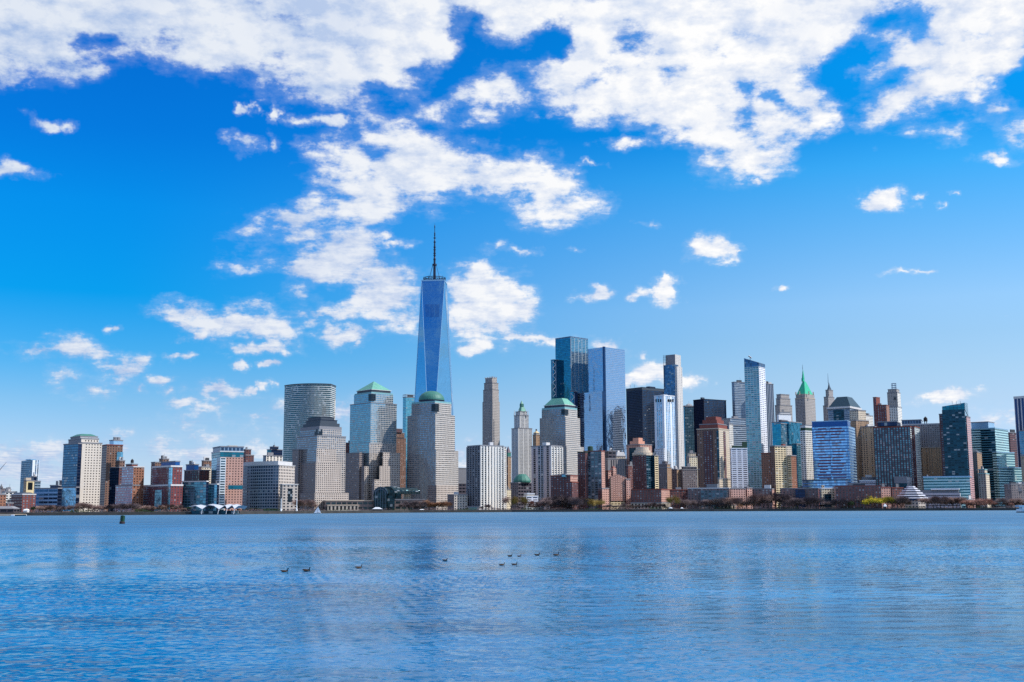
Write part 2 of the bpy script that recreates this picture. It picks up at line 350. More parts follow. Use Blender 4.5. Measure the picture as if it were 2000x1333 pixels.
facade('brick_orange', (146, 98, 76), (44, 40, 46), 3.8, 3.1, .4, .5, .3, blinds=.08)
facade('tan_masonry', (168, 138, 112), (66, 56, 54), 3.6, 3.2, .42, .55, .3, bay=4, bayf=.14, blinds=.04)
facade('tan_shade_lift', (208, 172, 136), (70, 62, 60), 3.8, 3.2, .40, .58, .3, bay=4, bayf=.16, blinds=.10)  # lighter copy of the tan masonry, brightened to offset shade on the walls
facade('beige', (214, 198, 176), (48, 48, 54), 3.6, 3.1, .46, .5, .35, blinds=.04)
facade('cream_tower', (218, 206, 192), (60, 58, 62), 3.9, 3.3, .42, .42, .3, blinds=.03, bay=7, bayf=.1, var=.3)
facade('cream_balcony', (226, 204, 164), (48, 46, 48), 6.0, 3.1, .78, .5, .3, blinds=.1)
facade('grey_masonry', (124, 114, 116), (66, 70, 82), 3.8, 3.2, .44, .52, .35, blinds=.12)
facade('grey_cols', (140, 132, 132), (50, 60, 78), 4.6, 26, .42, .9, .4)
facade('white_grid', (232, 234, 244), (46, 54, 72), 8.4, 3.1, .74, .42, .35, blinds=.12)
facade('white_slim', (232, 228, 220), (52, 56, 66), 4.2, 3.2, .6, .5, .35, blinds=.05)
facade('white_glass', (226, 232, 240), (112, 160, 196), 4.4, 3.2, .62, .9, .85, bay=4, bayf=.2, wave=.3)
facade('white_punch', (226, 230, 238), (52, 58, 72), 3.6, 3.3, .5, .5, .4)
facade('concrete_slim', (206, 202, 198), (90, 96, 110), 7.0, 3.2, .22, .6, .4, blinds=.02)
facade('slim_glass', (70, 92, 118), (70, 104, 138), 3.4, 3.3, .9, .9, .9, wave=.3)
facade('teal_block', (24, 84, 102), (32, 112, 136), 5.0, 3.3, .88, .82, .85, var=.35, blinds=.05, wave=.3)
facade('teal_faceted', (30, 110, 140), (44, 128, 158), 3.4, 3.4, .95, .93, .93, var=.15, blinds=.01, wave=.4)
facade('teal_dark', (22, 70, 88), (20, 60, 78), 4.6, 3.2, .86, .62, .75, var=.6, blinds=.1)
facade('teal_band', (176, 218, 222), (44, 100, 118), 5.0, 3.9, 1.01, .5, .7, var=.25)
facade('teal_band_dark', (60, 120, 140), (16, 46, 66), 5.0, 3.9, 1.01, .66, .7)
facade('ritz_blue', (70, 120, 176), (126, 176, 226), 2.8, 4.3, 1.01, .62, .88, var=.3, blinds=.03, bay=9, bayf=.02)
facade('ritz_side', (56, 96, 140), (160, 200, 232), 3.0, 4.3, .84, .6, .85, var=.25)
facade('fifty_west', (190, 206, 210), (92, 138, 152), 5.4, 3.5, .86, .66, .88, var=.3, wave=.3)
facade('grey_band', (150, 164, 178), (70, 92, 118), 4, 3.6, 1.01, .5, .6)
facade('grey_rib', (150, 160, 174), (40, 58, 80), 4.4, 200, .55, 1.01, .6)
facade('blue_office', (128, 166, 204), (38, 84, 128), 8, 4.6, .96, .55, .75, var=.2, bay=3, bayf=.03)
facade('navy', (20, 34, 60), (26, 48, 84), 5, 4, .9, .8, .7, var=.3)
facade('embassy_glass', (60, 104, 132), (46, 100, 138), 3.0, 3.2, .9, .66, .85, var=.25, wave=.3)
facade('embassy_low', (96, 146, 186), (108, 162, 204), 3.0, 3.6, .94, .92, .93, var=.15, wave=.5)
facade('pink_glass', (196, 158, 164), (120, 176, 208), 3.4, 3.0, .5, .55, .7, bay=6, bayf=.0, blinds=.2, var=.5)
facade('red_glass', (112, 44, 52), (110, 160, 186), 3.2, 3.0, .42, .8, .75, var=.5, blinds=.1, bay=5, bayf=.0)
facade('red_punch', (116, 54, 56), (60, 66, 80), 3.4, 3.0, .42, .6, .5, var=.5, blinds=.12)
facade('pale_blue_glass', (90, 146, 168), (104, 160, 190), 4.0, 3.2, .9, .84, .85, var=.3, blinds=.06, wave=.3)
facade('steel_blue_glass', (84, 120, 140), (80, 132, 158), 4.4, 3.2, .9, .8, .8, var=.35, blinds=.1, wave=.3)
facade('merc_curve', (150, 154, 166), (58, 84, 112), 4.0, 3.7, .74, .6, .7, var=.25)
facade('merc_right', (192, 180, 170), (54, 62, 76), 4.4, 3.7, .5, .52, .5)
facade('stripe_tower', (196, 190, 196), (30, 52, 92), 6.5, 300, .66, 1.01, .6)
facade('brown_band', (118, 84, 88), (60, 50, 60), 4, 3.4, 1.01, .45, .4)
facade('brickblue', (84, 64, 74), (76, 116, 134), 4.2, 3.1, .52, .74, .7, var=.6, blinds=.12, bay=9, bayf=.02)
facade('balcony_light', (210, 220, 226), (40, 72, 90), 6.0, 3.1, .8, .55, .5, var=.5)
facade('balcony_red', (190, 148, 148), (56, 62, 74), 6.0, 3.1, .7, .5, .5, var=.5)
facade('dim_band', (132, 150, 166), (62, 100, 122), 4, 3.9, .96, .5, .7, var=.3)
facade('river_brick', (120, 78, 74), (62, 70, 82), 4.2, 3.3, .42, .56, .4, blinds=.12, var=.6)
facade('river_grey', (126, 104, 104), (60, 72, 84), 4.6, 3.3, .46, .56, .45, blinds=.16, var=.6)
facade('river_teal', (104, 112, 122), (62, 90, 106), 5.2, 3.3, .7, .7, .6, blinds=.15, var=.6)
facade('river_pink', (206, 160, 146), (60, 52, 58), 4.0, 3.3, .44, .52, .35)
facade('cream_portal', (232, 218, 190), (60, 60, 60), 4.0, 3.3, .42, .46, .3)
facade('podium', (128, 112, 108), (40, 58, 66), 8, 6.4, .84, .5, .5, var=.4)
facade('slab_dark', (80, 74, 84), (30, 38, 52), 6, 5, .8, .5, .5)
facade('conc_museum', (184, 180, 190), (36, 44, 58), 40, 7.4, .97, .16, .4, blinds=0)
facade('fence_top', (120, 150, 176), (46, 72, 104), 4.5, 40, .72, .8, .5)
facade('yellow_frame', (226, 206, 160), (40, 48, 56), 12, 12.5, .62, .74, .4, blinds=0)
facade('arcade', (196, 184, 170), (36, 36, 42), 5.2, 9, .55, .8, .3)
facade('atrium_glass', (26, 44, 52), (24, 54, 64), 4, 4, .88, .88, .6, var=.5, wave=.5)
plain('trim_light', (206, 204, 204)); plain('trim_tan', (196, 178, 158)); plain('trim_dark', (52, 58, 68)); plain('trim_grey', (132, 132, 138))
plain('trim_teal', (120, 172, 178)); plain('trim_red', (128, 66, 56)); plain('roof_grey', (120, 122, 128)); plain('white', (236, 238, 242), .5)
plain('copper', (96, 160, 142), .55, noise=.2, scale=.12); plain('copper_bright', (28, 176, 136), .55, noise=.15, scale=.2)
plain('copper_dark', (54, 116, 104), .55, noise=.2, scale=.15); plain('mansard', (26, 62, 78), .55, noise=.2); plain('slate', (56, 66, 78), .5)
plain('purple_slate', (98, 84, 96), .6); plain('gold_roof', (214, 190, 140), .5); plain('steel_dark', (34, 44, 66), .4, .4)
plain('steel_mid', (112, 132, 156), .4, .5); plain('tank_wood', (44, 40, 44), .9); plain('pale_blue', (150, 190, 220), .3, .4)
plain('royal_blue', (20, 84, 150), .3, .3); plain('pink_stone', (216, 154, 130)); plain('dark_green', (34, 66, 54), .8)
plain('bark', (82, 66, 58), .9); plain('sail', (226, 228, 234), .7); plain('ring_grey', (186, 188, 200)); plain('tent_white', (172, 178, 190)); plain('cream_rib', (226, 222, 216)); plain('hull_white', (232, 236, 240), .35); plain('hull_dark', (20, 24, 32), .4)
plain('seawall', (62, 60, 58), .9, noise=.4, scale=.15); plain('paving', (128, 122, 114), .9, noise=.3, scale=.05); plain('grass', (86, 98, 58), .95, noise=.4, scale=.05)
plain('ground', (104, 104, 104), .9, noise=.2, scale=.01)

# ------------------------------------------------------------------ objects
GZ = 3.0
def link(o, parent=None):
    COL.objects.link(o)
    if parent: o.parent = parent
    return o
def empty(name, loc): 
    o = bpy.data.objects.new(name, None); o.location = loc; o.empty_display_size = 5
    return link(o)
def tag(o, label=None, cat=None, group=None, kind=None):
    if label: o['label'] = label
    if cat: o['category'] = cat
    if group: o['group'] = group
    if kind: o['kind'] = kind
    return o

class MB:
    """collects polygons (world coordinates) with uv and material"""
    def __init__(s): s.v, s.f, s.uv, s.mi, s.mats, s.smooth = [], [], [], [], [], []
    def slot(s, m):
        m = M[m] if isinstance(m, str) else m
        if m not in s.mats: s.mats.append(m)
        return s.mats.index(m)
    def face(s, pts, mat, uv=None, smooth=False):
        b = len(s.v); s.v += [tuple(p) for p in pts]; s.f.append(tuple(range(b, b + len(pts))))
        s.uv.append(uv or [(p[0], p[1]) for p in pts]); s.mi.append(s.slot(mat)); s.smooth.append(smooth)
    def wallquad(s, a, b, z0a, z1a, z1b, mat, z0b=None):
        m = M[mat] if isinstance(mat, str) else mat
        L = math.hypot(b[0] - a[0], b[1] - a[1]); H = max(z1a, z1b) - z0a
        su = max(1, round(L / m['pu'])) * m['pu'] / max(L, .01); sv = max(1, round(H / m['pv'])) * m['pv'] / max(H, .01)
        z0b = z0a if z0b is None else z0b
        s.face([(a[0], a[1], z0a), (b[0], b[1], z0b), (b[0], b[1], z1b), (a[0], a[1], z1a)], m,
               [(0, 0), (L * su, (z0b - z0a) * sv), (L * su, (z1b - z0a) * sv), (0, (z1a - z0a) * sv)])
    def prism(s, pts, z0, z1, mat, roof='roof_grey', cont=False):
        n = len(pts); zs = z1 if isinstance(z1, (list, tuple)) else [z1] * n
        mats = mat if isinstance(mat, (list, tuple)) else [mat] * n
        if cont:  # one continuous uv round a curve
            m = M[mats[0]]; u = 0; H = max(zs) - z0; sv = max(1, round(H / m['pv'])) * m['pv'] / H
            for i in range(n):
                a, b = pts[i], pts[(i + 1) % n]; L = math.hypot(b[0] - a[0], b[1] - a[1])
                s.face([(a[0], a[1], z0), (b[0], b[1], z0), (b[0], b[1], zs[(i + 1) % n]), (a[0], a[1], zs[i])], mats[i % len(mats)],
                       [(u, 0), (u + L, 0), (u + L, H * sv), (u, H * sv)]); u += L
        else:
            for i in range(n):
                s.wallquad(pts[i], pts[(i + 1) % n], z0, zs[i], zs[(i + 1) % n], mats[i % len(mats)])
        s.face([(p[0], p[1], z) for p, z in zip(pts, zs)], roof)
        s.face([(p[0], p[1], z0) for p in reversed(pts)], roof)
    def frustum(s, pts, z0, z1, k, mat, kc=None, top=None):
        """pts at z0 shrinking to factor k at z1 round the centroid"""
        n = len(pts); cx = sum(p[0] for p in pts) / n; cy = sum(p[1] for p in pts) / n
        if kc: cx, cy = kc
        q = [(cx + (p[0] - cx) * k, cy + (p[1] - cy) * k) for p in pts]
        for i in range(n):
            j = (i + 1) % n
            if k > 0.001: s.face([(*pts[i], z0), (*pts[j], z0), (*q[j], z1), (*q[i], z1)], mat, [(0, 0), (10, 0), (10 * k, 10), (0, 10)])
            else: s.face([(*pts[i], z0), (*pts[j], z0), (cx, cy, z1)], mat, [(0, 0), (10, 0), (5, 10)])
        if k > 0.001: s.face([(*p, z1) for p in q], top or mat)
        s.face([(*p, z0) for p in reversed(pts)], mat)
        return q
    def lathe(s, c, prof, mat, n=20, smooth=True):
        for (r0, z0), (r1, z1) in zip(prof, prof[1:]):
            for i in range(n):
                a, b = 2 * math.pi * i / n, 2 * math.pi * (i + 1) / n
                P = lambda r, t, z: (c[0] + r * math.cos(t), c[1] + r * math.sin(t), z)
                if r0 < 1e-4: s.face([P(0, a, z0), P(r1, b, z1), P(r1, a, z1)], mat, smooth=smooth)
                elif r1 < 1e-4: s.face([P(r0, a, z0), P(r0, b, z0), P(0, a, z1)], mat, smooth=smooth)
                else: s.face([P(r0, a, z0), P(r0, b, z0), P(r1, b, z1), P(r1, a, z1)], mat, smooth=smooth)
    def tube(s, a, b, r0, r1, mat, n=6):
        a, b = Vector(a), Vector(b); d = (b - a).normalized(); u = d.orthogonal().normalized(); w = d.cross(u)
        ra = [a + (u * math.cos(2 * math.pi * i / n) + w * math.sin(2 * math.pi * i / n)) * r0 for i in range(n)]
        rb = [b + (u * math.cos(2 * math.pi * i / n) + w * math.sin(2 * math.pi * i / n)) * r1 for i in range(n)]
        for i in range(n): s.face([ra[i], ra[(i + 1) % n], rb[(i + 1) % n], rb[i]], mat, smooth=True)
        s.face(list(reversed(ra)), mat); s.face(rb, mat)
    def box(s, x0, x1, y0, y1, z0, z1, mat):
        s.prism([(x0, y0), (x1, y0), (x1, y1), (x0, y1)], z0, z1, mat, roof=mat)
    def build(s, name, parent=None, origin=None, weld=False):
        me = bpy.data.meshes.new(name)
        o0 = origin if origin is not None else (parent.location if parent else (0, 0, 0))
        if parent and parent.parent: o0 = Vector(parent.location) + Vector(parent.parent.location)
        o0 = Vector(o0)
        me.from_pydata([tuple(Vector(v) - o0) for v in s.v], [], s.f)
        for m in s.mats: me.materials.append(m)
        uvl = me.uv_layers.new(name='UVMap'); k = 0
        flat = [c for f in s.uv for p in f for c in p]
        uvl.data.foreach_set('uv', flat)
        me.polygons.foreach_set('material_index', s.mi); me.polygons.foreach_set('use_smooth', s.smooth)
        if weld:
            bm = bmesh.new(); bm.from_mesh(me); bmesh.ops.remove_doubles(bm, verts=bm.verts, dist=1e-4); bm.to_mesh(me); bm.free()
        me.update()
        o = bpy.data.objects.new(name, me)
        if parent is None: o.location = o0
        elif parent.parent: o.location = (0, 0, 0)
        return link(o, parent)

def fp(xl, xc, xr, py, Y, th=44.0):
    """ground plan of a block from the photo columns of its left edge, front corner and right edge"""
    if xc is None:
        a, b = at(xl, py, Y), at(xr, py, Y)
        return [(a.x, Y), (b.x, Y), (b.x + .0, Y + th), (a.x, Y + th)]
    c = at(xc, py, Y); t = R(th)
    def hit(px, dx, dy):
        k = ray(px, py)[0]; q = (k * c.y - c.x) / (dx - k * dy); return (c.x + q * dx, c.y + q * dy), q
    r, qr = hit(xr, math.cos(t), math.sin(t)); l, ql = hit(xl, -math.sin(t), math.cos(t))
    b = (r[0] + l[0] - c.x, r[1] + l[1] - c.y)
    return [(c.x, c.y), r, b, l]
def grow(pts, d):
    n = len(pts); cx = sum(p[0] for p in pts) / n; cy = sum(p[1] for p in pts) / n; out = []
    for i in range(n):
        p0, p1, p2 = Vector(pts[i - 1]), Vector(pts[i]), Vector(pts[(i + 1) % n])
        e1, e2 = (p1 - p0).normalized(), (p2 - p1).normalized()
        n1, n2 = Vector((e1.y, -e1.x)), Vector((e2.y, -e2.x)); q = (n1 + n2)
        out.append(tuple(p1 + q * (d / max(.25, 1 + n1.dot(n2)))))
    return out
def zat(px, py, Y): return at(px, py, Y).z

BLD = {}
def B(name, label, cat, Y, tiers, th=44.0, roofkit=None, trim='trim_grey', group=None):
    """tiers: (part, xl, xc, xr, ytop, material, {options}); parts stand on the ground unless on=True (on the tier before)"""
    first = tiers[0]; f0 = fp(first[1], first[2], first[3], first[4], Y + (first[6].get('dy', 0) if len(first) > 6 else 0), first[6].get('th', th) if len(first) > 6 else th)
    cx = sum(p[0] for p in f0) / len(f0); cy = sum(p[1] for p in f0) / len(f0)
    root = empty(name, (cx, cy, GZ)); tag(root, label, cat, group)
    prev = GZ; out = []
    for t in tiers:
        part, xl, xc, xr, yt, mat = t[:6]; o = t[6] if len(t) > 6 else {}
        Yt = Y + o.get('dy', 0)
        f = fp(xl, xc, xr, yt, Yt, o.get('th', th))
        z1 = zat(xc if xc is not None else xl, yt, Yt)
        z0 = prev if o.get('on') else (o.get('z0') or GZ)
        if 'yb' in o: z0 = zat(xc if xc is not None else xl, o['yb'], Yt)
        b = MB(); kind = o.get('shape', 'box')
        mats = mat if not isinstance(mat, (list, tuple)) else [mat[1], mat[0], mat[1], mat[0]]   # (left, right) faces
        if kind == 'box':
            zz = z1
            if 'yr' in o:  # slanted top: another height at the right edge
                zr = zat(xr, o['yr'], f[1][1]); zl = zat(xl, o.get('yl', yt), f[3][1]); zz = [z1, zr, zr + zl - z1, zl]
            b.prism(f, z0, zz, mats, roof=o.get('roof', 'roof_grey'))
        elif kind == 'frustum': b.frustum(f, z0, z1, o.get('k', 0.0), mats if isinstance(mats, str) else mats[0], top=o.get('roof'))
        elif kind == 'frustum_from':  # footprint given at its base row yb
            f = fp(xl, xc, xr, o['yb'], Yt, o.get('th', th)); b.frustum(f, z0, z1, o.get('k', 0.0), mat, top=o.get('roof'))
        ob = b.build(part, root)
        if 'label' in o: ob['label'] = o['label']
        if kind == 'box' and o.get('cornice', True) and 'yr' not in o:
            c = MB(); h = o.get('ch', 1.3); c.prism(grow(f, o.get('cg', .45)), z1, z1 + h, o.get('trim', trim), roof='roof_grey'); c.build(o.get('cname', 'cornice'), root)
            z1 += h
        out.append((f, z0, z1)); prev = z1
    if roofkit is None:
        lo_ = tiers[-1][6] if len(tiers[-1]) > 6 else {}
        roofkit = 1 if lo_.get('shape', 'box') == 'box' and lo_.get('cornice', True) and len(tiers) < 3 else 0
    if roofkit:
        rnd = random.Random(hash_(name + label)); f, _, z = out[-1] if roofkit != 2 else out[0]
        (c, r, bk, l) = f[:4]
        for i in range(rnd.randint(1, 3)):
            u0, v0 = rnd.uniform(.1, .55), rnd.uniform(.1, .5); u1, v1 = u0 + rnd.uniform(.18, .35), v0 + rnd.uniform(.18, .35)
            P = lambda u, v: (c[0] + (r[0] - c[0]) * u + (l[0] - c[0]) * v, c[1] + (r[1] - c[1]) * u + (l[1] - c[1]) * v)
            q = MB(); q.prism([P(u0, v0), P(u1, v0), P(u1, v1), P(u0, v1)], z, z + rnd.uniform(2, 5.5), rnd.choice(['trim_grey', 'trim_dark', 'trim_light', 'roof_grey'])); q.build('rooftop_unit', root)
        if rnd.random() < .5:
            q = MB(); p = ((c[0] + bk[0]) / 2, (c[1] + bk[1]) / 2); q.tube((*p, z), (*p, z + rnd.uniform(5, 10)), .25, .12, 'steel_dark', 5); q.build('antenna', root)
    BLD[name + label[:12]] = (root, out)
    return root, out
def hash_(s):
    h = 7
    for ch in s: h = (h * 31 + ord(ch)) % 1000003
    return h
def water_tank(root, x, y, z, s=1.0):
    a = MB()
    for i in range(4): a.tube((x + 1.6 * s * math.cos(i * 1.57 + .7), y + 1.6 * s * math.sin(i * 1.57 + .7), z), (x + 1.4 * s * math.cos(i * 1.57 + .7), y + 1.4 * s * math.sin(i * 1.57 + .7), z + 2.5 * s), .25 * s, .25 * s, 'steel_dark', 4)
    a.lathe((x, y), [(0, z + 2.5 * s), (2.2 * s, z + 2.5 * s), (2.0 * s, z + 6 * s), (0, z + 8 * s)], 'tank_wood', 12)
    a.build('water_tank', root)
def spike(root, px, py_top, py_base, Y, r0, r1, mat='steel_dark', name='antenna', n=6):
    a, b = at(px, py_base, Y), at(px, py_top, Y)
    m_ = MB(); m_.tube((a.x, Y, a.z), (a.x, Y, b.z), r0, r1, mat, n); return m_.build(name, root)

# ================================================================== BUILDINGS
W = dict
# ---------------- far left, from the crane to the cream tower
B('office_building', 'low tan and red banded building at the far left edge of the shore', 'building', 1330, [('wall', -14, 0, 12, 967, ['dim_band', 'brick_orange'])])
B('warehouse', 'low white flat-roofed building left of the dark red hip-roofed block', 'building', 1500, [('wall', 4, 10, 33, 962, ['white_slim', 'white_slim'], W(th=30))])
r, o = B('clock_tower_building', 'small dark far-off building with a pointed turret at the far left', 'building', 2600, [('wall', -8, 0, 12, 955, 'grey_masonry'), ('turret', 0, 3, 6, 951, 'grey_masonry', W(on=True, cornice=False)), ('spire', 0.5, 3, 5.5, 945, 'slate', W(on=True, shape='frustum', cornice=False))])
B('office_building', 'small far white building in the haze beside the turret at the far left', 'building', 2500, [('wall', 11, 16, 22, 957, 'white_slim')])
r, o = B('glass_tower', 'slender blue glass tower standing alone near the left edge', 'skyscraper', 1950, [
    ('tower', 42.0, 64, 77, 899, ['embassy_glass', 'white_glass'], W(cornice=False)), ('crown', 50, 60, 70, 896.5, 'pale_blue', W(on=True, cornice=False))])
B('office_tower', 'narrow dark navy and violet block right behind the cream framed tower', 'building', 1720, [('wall', 60, 68, 79.5, 941, ['navy', 'dim_band']), ('penthouse', 61, 66, 72, 932, 'navy', W(on=True))])
B('residential_tower', 'small cream tower with big square dark openings above the red brick block', 'building', 1600, [('wall', 46.5, 52, 67, 940, ['tan_masonry', 'yellow_frame']), ('crown', 47, 51, 61, 933.5, 'trim_tan', W(on=True, cornice=False))])
B('brick_block', 'dark red brick block with a blue metal hip roof near the left edge', 'building', 1420, [('wall', 22, 44, 70, 967, ['brick_dark', 'brick_red'], W(trim='trim_light')), ('roof', 24, 44, 68, 962, 'slate', W(on=True, shape='frustum', k=.6))])
B('annex', 'low dark red annex left of the brick block with the hip roof', 'building', 1400, [('wall', 8, 14, 26, 984, 'brick_dark')])
B('banded_office', 'low pale blue office block with white horizontal bands left of the tall cream tower', 'building', 1450, [
    ('wall', 68, 113, 121, 955, ['blue_office', 'navy'], W(th=66)), ('penthouse', 98, 114, 119, 949.5, 'navy', W(on=True, th=66, dy=6))])
B('brick_slab', 'narrow grey slab peeking out left of the tall cream tower', 'building', 1700, [('wall', 116, 121, 130, 940, 'grey_masonry')])
r, o = B('cream_tower', 'tall cream stone tower with blue glass left side and low green roof at the left', 'skyscraper', 1480, [
    ('glass_wing', 124.5, 153, 160, 867.5, ['embassy_glass', 'navy'], W(dy=-4, th=50)),
    ('low_glass_wing', 122.5, 149, 156, 953, ['embassy_low', 'navy'], W(dy=-9, th=50)),
    ('tower', 130, 160.5, 199.5, 866, ['embassy_glass', 'cream_tower'], W(th=40)),
    ('setback', 134, 159, 193, 857.5, ['trim_grey', 'cream_tower'], W(dy=5, on=True, th=40)),
    ('attic', 138, 157, 191, 853.5, ['trim_grey', 'trim_light'], W(dy=8, on=True, th=40)),
    ('roof', 138.5, 156, 190.5, 847, 'copper_dark', W(dy=8, on=True, shape='frustum', k=.55, th=40))])
r, o = B('brick_tower', 'tall brown brick tower with a curved pale blue penthouse right of the cream tower', 'skyscraper', 1560, [
    ('tower', 199, 209, 240, 870, ['grey_masonry', 'brick_brown'], W(th=36, trim='trim_red')),
    ('penthouse', 214, 222, 240, 861, 'pale_blue', W(on=True, dy=6))])
q = MB(); f = fp(227.5, 229, 240.6, 883, 1555, 36); q.prism(f, zat(229, 912, 1555), zat(229, 883, 1555), 'pale_blue_glass'); q.build('glass_bay', r)
B('dark_apartment_block', 'dark glassy apartment block wedged right of the brown brick tower', 'building', 1500, [
    ('wall', 215, 233, 247, 914, ['navy', 'brick_dark'], W(th=50)), ('penthouse', 226, 234, 244, 901, 'brick_brown', W(on=True, dy=5))], roofkit=1)
r, o = B('apartment_block', 'stepped pink and pale blue apartment block with an orange brick side and roof tank', 'building', 1420, [
    ('lower_wing', 226, 259, 273, 949, ['pink_glass', 'brick_orange'], W(dy=-8)),
    ('tower', 238.5, 261, 282, 913, ['pink_glass', 'brick_orange'], W(trim='trim_light')),
    ('penthouse', 246, 258, 269, 908, 'trim_red', W(on=True, dy=8))])
p = at(258, 908, 1436); water_tank(r, p.x, p.y, p.z, .9)
B('balcony_tower', 'brown brick tower with saw-toothed balconies behind the upper red and glass block', 'building', 1640, [
    ('tower', 295.5, 303, 331, 904, ['brick_dark', 'brick_brown']), ('penthouse', 311, 318, 330, 897.5, 'brick_brown', W(on=True, dy=5))], roofkit=1)
r, o = B('red_glass_block', 'dark red brick and glass apartment block stepped in two levels with white cornices', 'apartment block', 1400, [
    ('lower_wing', 271, 334, 357, 949.5, ['red_glass', 'red_punch'], W(dy=-6, trim='trim_light', ch=2)),
    ('upper_block', 298, 334, 356, 912.5, ['red_glass', 'red_punch'], W(trim='trim_light', ch=2)),
    ('penthouse', 315, 343, 351.5, 902.5, 'royal_blue', W(on=True, dy=7))])
q = MB(); f = fp(330, 334, 337, 914, 1394, 44); q.prism(f, GZ, zat(334, 913.5, 1394), 'pale_blue_glass'); q.build('glass_bay', r)
q = MB(); f = fp(303, 315, 316, 950, 1387, 44); q.prism(f, GZ, zat(315, 957, 1387), 'steel_blue_glass'); q.build('glass_bay', r)
B('pink_slab', 'pale pink slab building glimpsed between the dark blue tower and the tall pink and glass tower', 'building', 1700, [('wall', 386, 394, 413, 913, ['brick_pink', 'beige'])])
B('brown_slab', 'small brown brick slab with balconies touching the tall pink and glass tower from behind', 'building', 1780, [('wall', 394, 398, 417, 901, 'brick_brown')], roofkit=1)
r, o = B('blue_tower_block', 'stepped dark blue glass block with a royal blue penthouse', 'building', 1480, [
    ('tower', 360, 390, 409, 919.5, ['brickblue', 'brick_dark'], W(th=50)), ('penthouse', 363.5, 380, 388, 908.5, 'royal_blue', W(on=True, dy=5))])
B('glass_block', 'low teal glass apartment block between the red and glass block and the tall pink tower', 'building', 1400, [
    ('wall', 356, 403, 407, 941.5, ['steel_blue_glass', 'navy'], W(th=66)), ('side_wing', 404, 424, 427, 947, ['pale_blue_glass', 'navy'], W(dy=3, th=66))], trim='trim_light')
r, o = B('pink_tower', 'tall tower with pale glass left side and pink punched-window right side', 'skyscraper', 1440, [
    ('tower', 413.5, 430, 475.5, 893, ['pale_blue_glass', 'brick_pink'], W(th=28, cornice=False)),
    ('glass_band', 413.2, 430, 476, 883, 'teal_block', W(on=True, th=28, trim='trim_light')),
    ('crown', 416, 431, 476, 873.5, 'fence_top', W(on=True, dy=2, th=28)),
    ('penthouse', 440, 447, 464, 870.5, 'trim_tan', W(on=True, dy=12, th=28, cornice=False))])
q = MB(); f = fp(424, 430.5, 441.5, 893, 1436, 28); q.prism(f, GZ, zat(430, 894, 1436), 'balcony_light'); q.build('balcony_bay', r)
q = MB(); f = fp(445, 447, 474, 948, 1430, 28); q.prism(f, zat(447, 956, 1430), zat(447, 948, 1430), 'teal_block'); q.build('glass_band', r)
B('dark_brick_tower', 'dark brown stepped tower top just right of the tall pink and glass tower', 'building', 1800, [
    ('tower', 474, 480, 496, 890, ['brick_dark', 'brick_dark']), ('setback', 475, 480, 490.5, 879, 'brick_dark', W(on=True))])
r, o = B('white_rib_building', 'pale building with vertical ribs above the curved grey exchange building', 'building', 1900, [('wall', 514, 520, 552, 891, ['grey_rib', 'gateway_white'])])
B('dark_blue_block', 'dark blue block with a rooftop screen left of the curved banded glass tower', 'building', 2000, [('wall', 521.5, 530, 552, 879, ['teal_block', 'navy']), ('penthouse', 527, 536, 544, 873.5, 'navy', W(on=True))])

# ---------------- curved grey building and its entrance block
def exchange():
    Y = 1480
    L, C, Rr = at(469, 909, Y + 50), at(545, 909, Y), at(576, 909, Y + 42)
    root = empty('curved_office_building', (C.x, C.y, GZ)); tag(root, 'wide low grey office building with a gently curved left side and pale crown', 'building')
    pts = [(C.x, C.y), (Rr.x, Rr.y), (L.x + 30, L.y + 60), (L.x, L.y)]
    mid = Vector(((C.x + L.x) / 2 - 9, (C.y + L.y) / 2 - 14)); arc = []
    for i in range(1, 10):
        t = i / 10; arc.append(tuple((1 - t) ** 2 * Vector((L.x, L.y)) + 2 * t * (1 - t) * mid + t * t * Vector((C.x, C.y))))
    allp = pts + arc; mats = ['merc_right', 'merc_right', 'merc_right'] + ['merc_curve'] * 10
    b = MB(); b.prism(allp, GZ, zat(545, 909, Y), mats); b.build('wall', root)
    c = MB(); c.prism(grow(allp, .6), zat(545, 909, Y), zat(545, 908, Y), 'trim_light'); c.build('cornice', root)
    d = MB(); d.prism(grow(allp, -3), zat(545, 908, Y), zat(545, 900.5, Y), 'white_rib' if 'white_rib' in M else 'trim_light'); d.build('crown', root)
    f = fp(547, 552, 582, 947, Y - 16, 28); e = MB(); e.prism(f, GZ, zat(552, 947, Y - 16), ['merc_right', 'merc_right', 'merc_right', 'merc_right']); e.build('entrance_block', root)
    g = MB(); a0 = Vector(f[0]); a1 = Vector(f[1]); n = Vector((a1.y - a0.y, -(a1.x - a0.x))).normalized()
    p0, p1 = a0.lerp(a1, .36) + n * .3, a0.lerp(a1, .64) + n * .3
    g.prism([tuple(p0), tuple(p1), tuple(p1 - n * .9), tuple(p0 - n * .9)], zat(560, 981, Y), zat(560, 955, Y), 'notch_glass'); g.build('tall_window', root)
    h = MB(); h.prism(grow(f, .5), zat(552, 947, Y - 16), zat(552, 945.5, Y - 16), 'trim_light'); h.build('cornice', root)
exchange()

